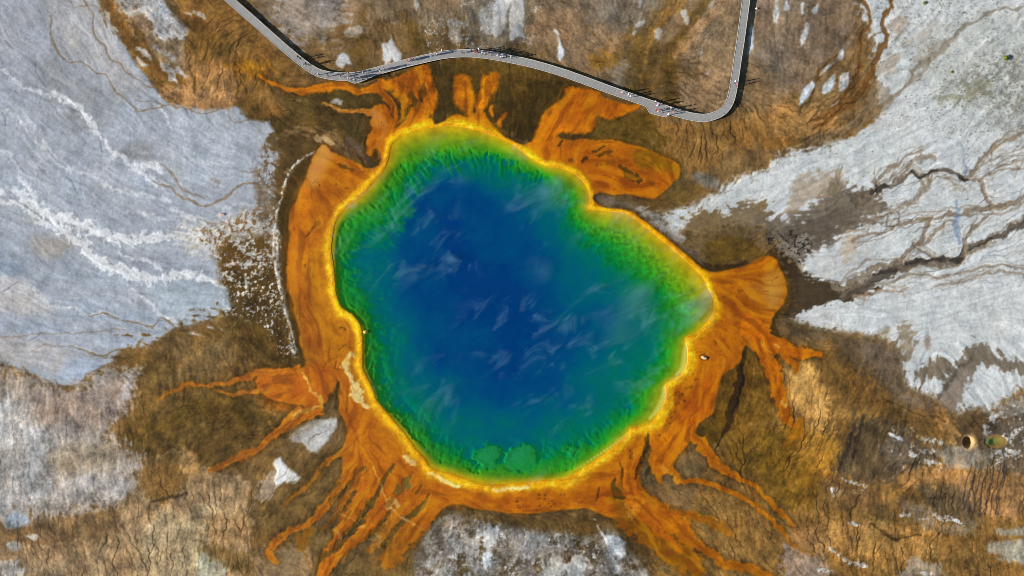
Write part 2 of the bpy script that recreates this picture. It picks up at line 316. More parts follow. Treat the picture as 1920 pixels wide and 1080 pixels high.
area([(-60,1060),(30,1050),(40,1080),(-60,1100)], (190,188,186), 10, 8, 3, .7)
# south: brown then grey speckled sinter
area([(480,850),(650,830),(650,900),(600,980),(600,1100),(600,FAR),(480,FAR),(470,960)], (126,98,54), 14, 8, 6, .9, ri=.4)
area([(480,1040),(520,1030),(580,1050),(600,1300),(480,1300)], (148,122,92), 10, 8, 5, .8)
area([(490,900),(520,880),(520,910),(505,935),(480,935)], (172,156,138), 8, 5, 3, .8)
area([(600,1060),(700,1030),(800,990),(850,985),(840,1040),(800,1100),(800,FAR),(600,FAR)], (126,98,54), 12, 8, 6, .9)
area([(795,975),(850,945),(905,958),(985,966),(1095,958),(1165,975),(1210,1010),(1230,1060),(1230,FAR),(780,FAR),(790,1010)], (96,74,40), 8, 6, 4, .95, ri=.15, st=.2)
area([(850,985),(875,975),(890,960),(930,970),(935,985)], (140,110,66), 8, 5, 3, .8)
area([(990,1000),(1050,995),(1100,970),(1120,985),(1100,1005),(1020,1012)], (118,90,46), 8, 5, 3, .7)
speck([(800,985),(930,985),(1000,995),(1090,1010),(1140,990),(1180,1035),(1215,1080),(1220,1300),(800,1300)], (158,150,140), 10, -.35, .35, 30, 401, .95)
speck([(800,985),(930,985),(1000,995),(1090,1010),(1140,990),(1180,1035),(1215,1080),(1220,1300),(800,1300)], (74,60,42), 10, .15, .3, 26, 411, .6)
speck([(840,990),(1000,1000),(1180,1040),(1200,1300),(820,1300)], (216,216,214), 12, .38, .16, 9, 421, .8)
for pts, a in (([(908,992),(930,990),(933,1008),(922,1030),(918,1060),(905,1060)], .9), ([(840,1000),(860,1000),(875,1030),(850,1035)], .5), ([(865,1010),(895,1000),(895,1050),(870,1040)], .5), ([(1072,1040),(1085,1035),(1095,1060),(1092,1300),(1060,1300),(1060,1070)], .85), ([(1010,1068),(1060,1060),(1060,1300),(1000,1300)], .7), ([(805,1060),(830,1065),(840,1300),(790,1300)], .5), ([(965,1010),(1010,1000),(1030,1020),(985,1045),(965,1035)], .4)):
    area(pts, (208,208,206), 7, 6, 3, a)
area([(1114,972),(1122,985),(1135,1002),(1160,1008),(1174,1020),(1174,1038),(1166,1052),(1148,1040),(1135,1018),(1126,1000)], (214,214,212), 3, 4, 1.5, .95, z=.08)
area([(1142,1040),(1155,1050),(1165,1072),(1155,1070)], (214,214,212), 2.5, 3, 1, .9); area([(1185,1070),(1210,1065),(1215,1090),(1190,1090)], (200,200,198), 4, 4, 2, .6)
for pts, al in (([(512,868),(527,857),(533,870),(543,880),(562,895),(545,903),(530,906),(517,905),(518,885)], .98), ([(545,823),(575,795),(605,785),(630,785),(633,798),(622,818),(600,842),(582,846),(566,832)], .8)):
    area(pts, (222,222,222), 4, 4, 1, al, st=.05, z=.08)
area([(540,822),(570,795),(600,790),(575,815),(560,832)], (160,148,132), 6, 4, 2, .7)

# east: white sinter
WHT = [(FAR,-FAR),(1612,-FAR),(1612,0),(1625,40),(1640,90),(1640,150),(1655,200),(1615,240),(1552,268),(1465,295),(1410,332),(1370,342),(1330,368),(1280,388),(1240,392),(1262,440),(1330,430),(1400,420),(1440,420),(1500,505),(1480,597),(1510,612),(1577,622),(1645,632),(1685,652),(1690,690),(1700,725),(1752,747),(1790,777),(1830,765),(1856,775),(1870,760),(1920,728),(FAR,700)]
area(WHT, (207,211,212), 13, 9, 3, .97, dith=.55, ri=.06, st=.04, mo=.03, n=1)
area([(1680,80),(1760,40),(2000,20),(2000,240),(1850,230),(1760,180)], (194,197,192), 40, 20, 4, .7)
speck([(1780,150),(1830,120),(2000,80),(2000,260),(1880,230),(1800,180)], (128,126,112), 30, .05, .35, 14, 501, .75)
speck([(1600,-100),(2000,-100),(2000,150),(1700,130)], (140,138,128), 30, .42, .12, 7, 511, .6)
area([(1740,185),(1800,175),(1840,150),(1870,160),(1830,185),(1790,190)], (140,138,112), 12, 8, 3, .6)
speck([(1640,150),(1960,150),(1960,260),(1640,240)], (120,116,108), 20, .5, .1, 6, 521, .6)
area([(1690,170),(1740,60),(1760,70),(1720,150)], (176,170,160), 14, 8, 3, .5)
area([(1640,120),(1680,100),(1680,130),(1650,145)], (176,160,142), 8, 6, 3, .7); area([(1665,45),(1695,35),(1690,60),(1670,62)], (170,150,132), 8, 6, 3, .6); area([(1700,75),(1745,52),(1735,70),(1705,82)], (178,164,148), 6, 5, 3, .6)
# brown country within the white
area([(1310,395),(1365,405),(1375,385),(1410,375),(1440,385),(1430,420),(1400,440),(1440,480),(1420,495),(1340,505),(1295,470),(1270,445)], (122,98,62), 12, 9, 5, .9, ri=.1)
area([(1320,470),(1350,445),(1400,445),(1425,470),(1420,488),(1380,492),(1345,508)], (112,84,32), 7, 5, 3, .9)
area([(1370,390),(1400,385),(1430,400),(1420,425),(1385,425)], (128,112,90), 10, 6, 4, .8)
area([(1440,415),(1490,400),(1530,372),(1560,348),(1600,352),(1640,366),(1662,388),(1645,408),(1605,432),(1560,455),(1520,474),(1500,495),(1475,500),(1455,470),(1438,440)], (112,100,84), 16, 10, 6, .92, ri=.1)
area([(1500,330),(1570,320),(1585,345),(1530,380),(1480,400),(1475,380)], (168,148,122), 12, 9, 5, .65)
area([(1470,430),(1540,400),(1600,395),(1580,430),(1520,465),(1480,470)], (92,82,70), 14, 8, 5, .7)
area([(1445,455),(1475,470),(1500,505),(1540,522),(1600,538),(1650,540),(1580,563),(1510,580),(1476,596),(1468,570),(1476,528),(1460,490)], (66,52,34), 7, 6, 4, .95)
area([(1520,490),(1560,470),(1600,440),(1640,455),(1610,500),(1570,520),(1530,515)], (196,196,194), 12, 9, 4, .7)
area([(1450,452),(1480,460),(1505,440),(1520,450),(1490,480),(1465,478)], (150,144,134), 8, 6, 4, .7)
speck([(1440,440),(1500,430),(1520,470),(1480,520),(1445,480)], (30,26,22), 8, .25, .15, 7, 531, .8)
area([(1580,440),(1610,440),(1600,475),(1580,490)], (180,158,130), 9, 6, 4, .6)
area([(1600,360),(1680,320),(1760,290),(1860,270),(2000,230),(2000,520),(1860,530),(1700,545),(1600,545),(1620,440)], None, 30, 12, 0, 1, ri=.42)
RIV = (96,84,70); RIVL = (136,120,100)
for pts, w, col, a in (([(1600,372),(1640,358),(1677,347),(1697,332),(1712,325),(1735,331),(1757,318),(1777,322),(1812,335)], [12,14,8,8,8,8,7,8,9], RIV, .85), ([(1812,335),(1825,322),(1845,295),(1862,278),(1885,262),(1925,250)], [8,7,7,8,6], RIVL, .85),
    ([(1812,335),(1840,342),(1850,370),(1860,388)], [6,7,6], RIVL, .75), ([(1835,342),(1850,325),(1880,310),(1925,300)], [5,6,4], RIVL, .7), ([(1855,325),(1890,318),(1925,312)], 5, RIVL, .7), ([(1855,300),(1880,290),(1925,275)], 4, RIVL, .6),
    ([(1600,450),(1622,442),(1660,434),(1690,420),(1740,410),(1770,407),(1790,402),(1840,392),(1890,385),(1925,368)], [5,5,6,7,6,7,9,12,8], RIVL, .85), ([(1610,380),(1635,372),(1650,362)], [16,10,6], RIV, .7),
    ([(1560,540),(1590,535),(1640,502),(1685,492),(1705,470),(1727,455),(1742,420),(1748,405)], [12,12,10,10,7,7,6], RIVL, .85), ([(1580,555),(1615,540),(1660,515),(1690,500),(1740,490),(1790,490),(1810,470),(1852,450),(1890,435),(1925,412)], [18,18,18,16,14,14,12,12,12,14], (88,78,68), .9),
    ([(1720,465),(1740,450),(1772,420),(1795,415)], [4,6,5], RIVL, .8), ([(1715,465),(1735,472),(1750,482),(1775,488)], [4,6,8], RIVL, .8), ([(1802,485),(1815,445),(1830,420),(1865,398)], [8,7,6], RIVL, .8), ([(1812,480),(1840,462),(1870,455)], [5,6,4], RIVL, .7),
    ([(1655,538),(1690,520),(1715,510),(1760,520),(1815,510),(1865,497),(1925,505)], [6,7,5,5,6,4], RIVL, .7), ([(1752,538),(1790,530),(1815,525),(1865,512),(1925,514)], [4,5,5,4], RIVL, .65), ([(1640,352),(1655,332),(1680,307),(1697,295),(1732,282)], [7,7,7,5,4], RIVL, .75),
    ([(1675,342),(1705,315),(1720,298),(1735,292),(1755,300)], [7,7,9,6], RIVL, .75), ([(1685,400),(1690,388),(1712,375),(1740,350),(1748,330)], [5,8,10,6], RIVL, .65), ([(1730,345),(1728,332)], [5,4], RIVL, .7), ([(1660,420),(1675,395),(1700,380)], [6,6,5], RIVL, .6), ([(1645,358),(1640,320)], [4,2], RIVL, .6),
    ([(1780,358),(1800,350),(1815,362)], [3,7,2], RIVL, .4), ([(1560,355),(1575,330),(1580,310)], [16,8,2], RIVL, .6), ([(1620,420),(1650,405),(1680,398)], [10,8,5], RIVL, .6), ([(1690,415),(1685,405)], 3, RIVL, .7), ([(1600,560),(1640,548),(1700,542)], [8,8,4], (150,130,108), .7)):
    line(pts, w, col, 2, a, fea=.8, z=-.10)
    for kq_ in range(2):                          # side braids that leave and rejoin the channel
        ph, am = rng.uniform(0, 6.28), rng.uniform(7, 17) * rng.choice((-1, 1))
        bp_ = smooth(pts, False, 3); tt_ = np.linspace(0, 1, len(bp_))
        bp_ = [(x + am * .5 * math.sin(t_ * 9 + ph), y + am * math.sin(t_ * 7 + ph)) for (x, y), t_ in zip(bp_, tt_)]
        line(bp_, [max(1.6, v_ * .42) for v_ in np.atleast_1d(w)] if np.size(w) > 1 else 2.2, RIVL, 1.6, a * .62, n=2, z=-.04)
for pts, w in (([(1635,360),(1660,350)], [9,12]), ([(1710,324),(1730,332),(1757,318)], 4), ([(1795,330),(1812,336)], [3,7]), ([(1700,494),(1745,487),(1800,488)], [6,8,10]), ([(1640,515),(1680,505)], [8,8]), ([(1815,470),(1860,447)], [4,5])):
    line(pts, w, (52,45,40), 2, .75, fea=.8)
for pts, w, a in (([(1793,378),(1795,405),(1793,430),(1800,455)], [3,9,11,6], .55), ([(1808,300),(1811,330)], [2,5], .6), ([(1797,265),(1805,290)], [3,5], .3)):
    line(pts, w, (98,124,162), 3, a, fea=1.5)
line([(1740,590),(1738,625),(1733,660),(1715,700)], [3,4,5,4], (150,160,182), 3, .5)
# north-east braided runoff
for pts, w, col, a in (([(1668,-10),(1670,10),(1655,32),(1660,57),(1660,77),(1645,105),(1637,130),(1625,155),(1595,192),(1560,220),(1525,242)], [7,7,8,10,9,10,10,12,12,10,6], (112,76,38), .9), ([(1612,-10),(1625,15),(1632,47),(1617,62),(1612,100),(1615,125),(1602,155),(1580,185),(1550,215),(1522,227)], [8,5,6,6,6,9,10,10,8,5], (112,76,38), .9),
    ([(1575,100),(1535,132),(1532,150),(1515,185),(1502,205)], [4,6,7,8,6], (104,74,34), .85), ([(1655,55),(1635,70),(1630,90),(1625,105)], 3, (120,90,52), .7), ([(1640,145),(1642,170),(1627,195)], [4,7,4], (120,90,46), .8), ([(1600,195),(1600,215),(1570,240),(1540,258)], [5,6,5,4], (120,84,40), .8),
    ([(1610,130),(1622,115),(1640,112)], 3, (120,84,40), .7), ([(1615,150),(1600,175),(1575,200),(1540,215)], [5,6,6,4], (130,90,44), .7), ([(1925,12),(1900,18),(1880,15),(1840,32),(1807,52),(1787,72),(1772,92),(1747,105),(1712,130),(1710,145),(1690,170),(1675,182),(1655,200)], [6,5,4,5,6,9,14,12,10,8,4,5,6], (140,130,114), .85),
    ([(1790,75),(1760,85),(1740,105),(1712,112)], [10,16,14,10], (160,150,134), .6), ([(1745,105),(1740,125),(1718,145),(1700,165)], [6,7,7,3], (140,130,114), .75), ([(1440,270),(1515,262),(1565,256),(1602,241),(1630,221),(1652,200)], [20,12,14,18,18,8], (134,98,48), .85), ([(1500,262),(1560,252)], [5,4], (80,56,24), .7)):
    line(pts, w, col, 2.2, a, fea=.8, z=-.06)
area([(1640,150),(1675,180),(1650,215),(1600,250),(1540,268),(1500,262),(1600,225),(1625,190)], (150,130,104), 9, 6, 4, .6)
for pts in ([(1522,150),(1526,160),(1515,180),(1500,197),(1503,175)], [(1568,138),(1562,165),(1542,176),(1547,155)], [(1591,135),(1588,160),(1574,172),(1575,142)], [(1512,45),(1516,62),(1502,88),(1503,65)], [(1455,-5),(1461,25),(1456,48),(1450,30)], [(1580,92),(1585,105),(1575,116),(1570,108)], [(1535,5),(1530,25),(1522,20)],
            [(1575,185),(1570,195),(1558,200)], [(1625,40),(1618,30),(1617,20)], [(1475,0),(1480,15),(1470,18)], [(1555,120),(1565,118),(1540,142),(1538,138)], [(1500,10),(1508,5),(1505,25)]):
    area(pts, (208,212,214), 2.5, 3, 1, .92, z=.05)
# east-south: brown rill country
area([(1480,600),(1510,614),(1577,625),(1645,635),(1685,655),(1690,692),(1700,727),(1752,750),(1790,780),(1700,770),(1640,740),(1600,700),(1540,640),(1490,640)], (112,92,66), 10, 8, 5, .95, ri=.15)
area([(1610,640),(1680,655),(1685,690),(1675,720),(1700,735),(1780,775),(1740,775),(1690,745),(1640,700)], (124,106,88), 10, 7, 4, .8)
area([(1685,610),(1700,600),(1715,640),(1705,680),(1690,660)], (130,112,86), 8, 6, 4, .7); area([(1650,620),(1665,612),(1670,628),(1650,632)], (134,114,84), 6, 5, 3, .7); area([(1735,632),(1745,630),(1738,655)], (146,126,108), 5, 4, 2, .7)
area([(1725,690),(1750,672),(1780,675),(1775,700),(1740,715),(1722,710)], (112,96,76), 8, 6, 4, .85)
area([(1765,735),(1785,690),(1815,655),(1850,640),(1880,670),(1925,680),(1925,700),(1860,690),(1840,680),(1830,690),(1800,740),(1790,775),(1765,760)], (112,98,80), 8, 7, 4, .85)
area([(1765,740),(1790,715),(1815,690),(1810,730),(1790,770)], (148,134,120), 7, 5, 4, .8)
line([(1760,750),(1768,730),(1790,700),(1820,672)], [5,8,8,4], (86,76,64), 3, .7, fea=1)
area([(1790,785),(1830,770),(1855,780),(1880,760),(1925,740),(1925,860),(1860,870),(1800,850),(1770,800)], (100,80,54), 9, 8, 4, .95, ri=.2)
area([(1870,765),(1925,740),(1925,770),(1885,785)], (150,146,140), 8, 7, 4, .7)
area([(1350,700),(1420,660),(1500,640),(1600,700),(1700,770),(1790,785),(1800,850),(2050,870),(2050,1300),(1230,1300),(1240,1060),(1300,960),(1330,830)], (150,112,58), 16, 12, 8, .9, ri=.6, st=.2)
area([(1460,690),(1540,690),(1560,760),(1540,820),(1480,830),(1460,780)], (216,166,94), 16, 10, 8, .9, ri=1.0)
area([(1450,790),(1520,800),(1580,840),(1540,900),(1480,930),(1440,880)], (184,130,46), 18, 10, 8, .8, ri=.9)
area([(1370,790),(1450,800),(1500,860),(1540,920),(1480,960),(1400,900),(1350,850)], (124,92,30), 18, 10, 8, .8, ri=.6)
area([(1550,640),(1600,690),(1700,770),(1640,780),(1560,740),(1530,680)], (124,92,46), 16, 10, 6, .75, ri=.4)
area([(1645,775),(1700,765),(1745,790),(1740,815),(1660,810)], (108,82,46), 14, 8, 6, .8)
area([(1750,760),(1790,785),(1795,830),(1775,830),(1760,795)], (172,130,78), 8, 5, 4, .8, ri=.1)
area([(1570,870),(1590,820),(1615,780),(1690,800),(1705,850),(1682,905),(1640,908),(1580,895)], (92,76,54), 12, 8, 7, .92, ri=.45)
line([(1602,795),(1590,840),(1572,880)], [4,10,4], (46,40,36), 4, .8, fea=2)
line([(1618,780),(1608,820),(1598,860)], [3,7,3], (50,42,36), 4, .7, fea=2)
area([(1660,830),(1720,820),(1760,840),(1750,870),(1700,880),(1665,880)], (118,104,88), 12, 8, 6, .75)
area([(1764,842),(1790,835),(1825,845),(1830,870),(1805,882),(1775,875)], (168,156,140), 6, 5, 3, .85, ri=.05)
area([(1825,840),(1855,850),(1860,880),(1830,880)], (150,142,130), 7, 5, 3, .7)
area([(1850,800),(1925,790),(1925,890),(1870,890),(1855,850)], (112,100,86), 10, 8, 4, .75)
area([(1700,880),(1800,880),(1800,940),(1740,930),(1690,905)], (196,146,90), 14, 8, 6, .8, ri=.8)
area([(1800,890),(1925,895),(1925,960),(1830,970),(1800,930)], (168,128,86), 14, 8, 5, .8, ri=.75)
area([(1720,910),(1800,920),(1840,960),(1800,990),(1750,960)], (104,86,62), 12, 8, 6, .8)
area([(1640,945),(1690,930),(1720,960),(1690,985),(1650,975)], (104,82,48), 12, 8, 6, .75)
area([(1690,940),(1730,945),(1770,985),(1830,985),(1810,1005),(1760,1000),(1710,970)], (156,138,118), 10, 6, 4, .6)
area([(1550,900),(1620,910),(1660,930),(1620,960),(1560,940)], (124,92,58), 12, 8, 5, .7)
area([(1560,980),(1700,990),(1760,1010),(1730,1050),(1600,1040),(1540,1010)], (194,146,82), 18, 10, 6, .8, ri=.85)
area([(1470,990),(1530,990),(1560,1030),(1500,1030)], (176,132,84), 12, 8, 5, .7)
area([(1470,1030),(1500,1040),(1560,1075),(1570,1300),(1480,1300)], (168,148,134), 10, 6, 4, .8, ri=.2)
area([(1690,1070),(1740,1055),(1770,1080),(1770,1300),(1680,1300)], (156,144,128), 8, 5, 3, .8, ri=.1)
area([(1850,1027),(1866,1016),(1925,1014),(1925,1058),(1890,1050),(1870,1040)], (172,166,150), 4, 5, 2, .9, ri=.05); area([(1865,1045),(1882,1045),(1880,1055)], (186,180,172), 3, 3, 1, .8)
area([(1865,992),(1925,992),(1925,1002),(1880,1004)], (172,166,152), 4, 4, 2, .8)
line([(1635,985),(1660,998),(1680,1010),(1725,1005)], [3,5,6,3], (72,52,24), 2.5, .75, fea=1)
for pts, w in (([(1668,812),(1690,822)], 5), ([(1722,822),(1750,824),(1765,832)], 6), ([(1730,845),(1745,848)], 8), ([(1705,845),(1720,855)], 9), ([(1735,866),(1755,870)], 5), ([(1580,896),(1600,902),(1620,912)], [4,6,4]), ([(1752,968),(1780,972),(1800,978)], [6,8,4]), ([(1595,985),(1615,987)], 5),
               ([(1690,965),(1705,968)], 4), ([(1555,1030),(1580,1045),(1618,1060)], [5,6,8]), ([(1535,1065),(1555,1075)], 7), ([(1560,918),(1570,925)], 5), ([(1725,1074),(1740,1076)], 5), ([(1880,820),(1900,815),(1915,800)], [6,10,6]), ([(1860,775),(1870,780),(1855,790)], 5), ([(1890,840),(1902,850)], 7), ([(1850,800),(1850,812)], 5), ([(1870,845),(1880,855)], 8), ([(1672,815),(1685,818)], 4), ([(1855,788),(1862,786)], 7), ([(1845,798),(1852,799)], 6)):
    line(pts, w, (212,210,206), 2, .85, fea=.8, z=.05, rough=2.2, brk=.7)
speck([(1650,810),(1700,800),(1780,830),(1770,880),(1690,890),(1660,860)], (206,204,200), 14, .5, .15, 9, 541, .8)
speck([(1850,770),(1925,760),(1925,880),(1860,870)], (206,204,200), 12, .30, .15, 12, 551, .8)
speck([(1570,890),(1640,905),(1620,930),(1560,930)], (206,204,200), 10, .5, .12, 8, 561, .7)
speck([(1680,960),(1760,950),(1800,985),(1740,1000)], (206,204,200), 12, .5, .15, 9, 571, .6)
for x in (1812, 1822, 1832, 1843, 1855, 1866, 1876, 1880):
    line([(x+9,872),(x+4,895),(x-2,920),(x-6,945),(x-9,965)], [2.2,2.6,2], (66,54,50), 1.2, .75)
line([(1640,735),(1690,765),(1740,780),(1775,790)], [2,3,2], (80,60,34), 1.5, .7)
# far north-west: brown runoff beside the boardwalk
area([(187,-FAR),(430,-FAR),(430,0),(480,55),(560,130),(600,165),(520,180),(540,215),(480,222),(462,205),(446,195),(425,198),(375,200),(312,188),(287,158),(275,140),(250,110),(237,83),(220,55),(200,28)], (140,102,52), 6, 5, 4, .97, ri=.5, st=.2, n=2)
area([(205,-60),(300,-60),(330,20),(350,60),(350,95),(370,120),(330,130),(290,100),(255,60),(230,30)], (162,140,114), 12, 8, 5, .85, ri=.15)
area([(250,-80),(307,-60),(332,28),(352,50),(350,74),(322,78),(300,70),(275,38),(252,14)], (208,208,210), 7, 6, 3, .9, ri=.05)
area([(212,-40),(250,-40),(255,20),(235,25)], (186,182,176), 8, 6, 3, .7)
for pts, w in (([(192,-10),(205,30),(225,55),(250,85),(275,110),(300,130),(330,150),(345,160)], [14,18,22,26,22,16,14,8]), ([(310,-5),(330,20),(350,40),(375,50),(400,70)], [14,18,12,24,20]), ([(250,50),(270,70),(275,90)], [10,14,10])):
    line(pts, w, (106,76,36), 6, .85, fea=2, ri=.3)
area([(350,95),(400,80),(440,100),(450,150),(440,190),(380,185),(350,160)], (178,132,82), 18, 10, 7, .8, ri=1.0)
area([(310,160),(380,165),(440,180),(425,200),(375,203),(320,192)], (184,138,92), 9, 6, 4, .8, ri=.4)
area([(360,60),(420,70),(440,110),(390,120),(350,100)], (112,82,36), 14, 8, 7, .7, ri=.6)
area([(440,115),(500,120),(490,150),(450,145)], (166,112,18), 14, 8, 6, .65)
area([(440,195),(465,190),(500,205),(470,220)], (100,76,34), 8, 5, 4, .7)
for pts, w in (([(260,92),(270,100),(280,112)], [6,10,5]), ([(305,120),(320,130),(350,145)], [8,14,6]), ([(312,130),(325,148)], [6,10]), ([(255,110),(270,125)], [6,8]), ([(365,20),(382,33)], 6), ([(350,25),(360,32)], 4), ([(200,22),(210,50),(218,58)], [6,8,6]), ([(310,100),(325,112)], [6,8]), ([(290,88),(305,98)], 6), ([(330,150),(335,165)], 3), ([(620,190),(640,195)], [6,10])):
    line(pts, w, (196,194,192), 2.5, .75, fea=1.5)
# pale patches of the north
for pts, al in (([(632,122),(636,108),(645,100),(655,110),(663,123),(652,121),(643,127),(634,127)], .95), ([(718,82),(728,78),(730,62),(736,66),(742,82),(750,98),(752,112),(742,120),(735,100),(731,118),(722,120),(718,100)], .95), ([(960,-300),(985,-300),(983,37),(977,62),(958,78),(955,40)], .75),
            ([(1037,55),(1046,58),(1053,68),(1055,92),(1050,113),(1047,95),(1045,75)], .95), ([(1408,45),(1414,60),(1413,88),(1404,100),(1402,80)], .95), ([(897,20),(912,10),(930,8),(935,50),(920,65),(905,55)], .45), ([(935,-20),(957,-20),(950,40),(938,65),(925,68),(924,45)], .7), ([(1190,42),(1208,40),(1200,52),(1190,55)], .7), ([(1183,60),(1195,57),(1190,68)], .6),
            ([(1232,55),(1240,58),(1235,75),(1230,70)], .7), ([(1278,22),(1284,20),(1282,32)], .7), ([(1283,38),(1290,36),(1288,44)], .7), ([(1323,138),(1330,134),(1328,142)], .7), ([(1317,80),(1321,85),(1314,110),(1312,100)], .5), ([(840,40),(862,40),(862,75),(848,80)], .45), ([(1330,10),(1340,0),(1335,20)], .5), ([(645,55),(675,50),(672,64),(648,66)], .5), ([(590,80),(610,70),(612,82)], .4), ([(1195,0),(1205,-5),(1200,15)], .6), ([(775,0),(785,-10),(782,20)], .6)):
    area(pts, (210,212,214), 3, 4, 1.5, al, st=.08, ri=.05, z=.05)
speck([(800,40),(1000,-40),(990,90),(880,92),(810,100)], (204,202,198), 12, .38, .14, 8, 601, .75)

area([(1122,362),(1160,368),(1200,385),(1235,402),(1262,440),(1295,470),(1336,503),(1310,499),(1258,460),(1203,414),(1168,400),(1130,393),(1110,376)], (132,116,96), 5, 4, 2, .95, st=.15, ri=.05)
area([(1150,364),(1200,378),(1222,372),(1260,352),(1290,340),(1320,352),(1290,380),(1240,398),(1200,388)], (118,90,44), 8, 5, 3, .85, ri=.1)
area([(1195,388),(1225,398),(1262,432),(1280,452),(1262,452),(1225,425)], (186,180,172), 8, 5, 2, .8)
area([(1295,330),(1310,322),(1350,338),(1345,352),(1320,352)], (150,146,140), 5, 4, 2, .7)
line([(1108,372),(1130,390),(1168,396),(1200,410),(1256,456),(1308,496),(1345,512)], [7,6,5,4,4,6,5], (56,42,24), 2.2, .8, fea=1)
line([(1320,495),(1345,506),(1390,496),(1440,488)], [6,14,6,4], (46,34,18), 4, .8, fea=1)
# ---------------- pool and microbial mats
SHORE = [(735,270),(760,250),(800,241),(850,235),(905,247),(957,267),(992,293),(1022,309),(1052,315),(1076,325),(1095,342),(1105,360),(1107,378),(1104,391),(1132,395),(1172,400),(1197,415),(1247,455),(1285,487),(1318,520),(1330,545),(1340,567),(1337,588),(1322,610),(1303,627),(1287,634),(1290,662),(1287,687),(1271,708),(1248,720),(1249,742),(1241,766),(1224,790),(1200,801),(1183,802),(1178,812),(1155,835),(1120,862),(1085,885),(1055,899),(1017,901),(960,907),(905,908),(857,892),(812,879),(797,860),(780,842),(760,814),(737,787),(720,767),(706,750),(701,734),(688,706),(680,687),(681,660),(680,635),(675,608),(660,588),(641,577),(631,552),(629,532),(625,495),(622,465),(627,425),(642,396),(675,370),(700,342),(722,315),(731,288)]
sl, _d = sdf_poly(SHORE, FAR)
SD = _d.astype(np.float32)                     # >0 under water
MATP = [(605,272),(622,285),(660,300),(690,318),(715,300),(700,262),(712,225),(697,205),(720,195),(735,215),(735,240),(742,238),(758,218),(768,205),(790,215),(808,220),(817,233),(832,228),(857,213),(880,220),(902,208),(925,235),(945,255),(975,270),(1000,264),(1030,255),(1065,262),(1110,262),(1160,265),(1220,282),(1262,302),(1275,325),(1258,347),(1236,367),(1220,372),(1185,364),(1150,366),(1125,360),(1112,372),(1130,388),(1175,394),(1202,409),(1250,445),(1290,478),(1330,510),(1385,500),(1440,480),(1462,500),(1474,530),(1470,568),(1447,598),(1440,640),(1420,660),(1398,648),(1385,682),(1352,706),(1345,740),(1334,777),(1310,792),(1300,815),(1255,880),(1230,890),(1222,850),(1214,812),(1210,850),(1196,885),(1190,905),(1215,935),(1180,960),(1160,972),(1120,962),(1095,953),(1047,958),(985,963),(905,956),(860,945),(830,955),(790,988),(720,960),(650,900),(640,850),(650,812),(643,788),(634,765),(636,716),(622,740),(600,763),(560,760),(500,745),(480,715),(500,697),(555,690),(573,683),(563,645),(557,602),(547,560),(537,540),(538,495),(543,445),(541,430),(543,402),(553,377),(568,342),(585,300)]
area([(1352,706),(1385,684),(1398,652),(1414,672),(1408,720),(1392,770),(1368,812),(1325,835),(1305,810),(1335,777),(1346,740)], (106,76,22), 6, 5, 2, .92, ri=.15)
area([(1400,655),(1425,665),(1440,700),(1452,760),(1440,790),(1400,800),(1375,800),(1395,760),(1408,710)], (124,90,30), 9, 6, 3, .85, ri=.3)
line([(1362,805),(1352,825),(1338,848)], [4,3,2], (40,30,16), 1.4, .85)
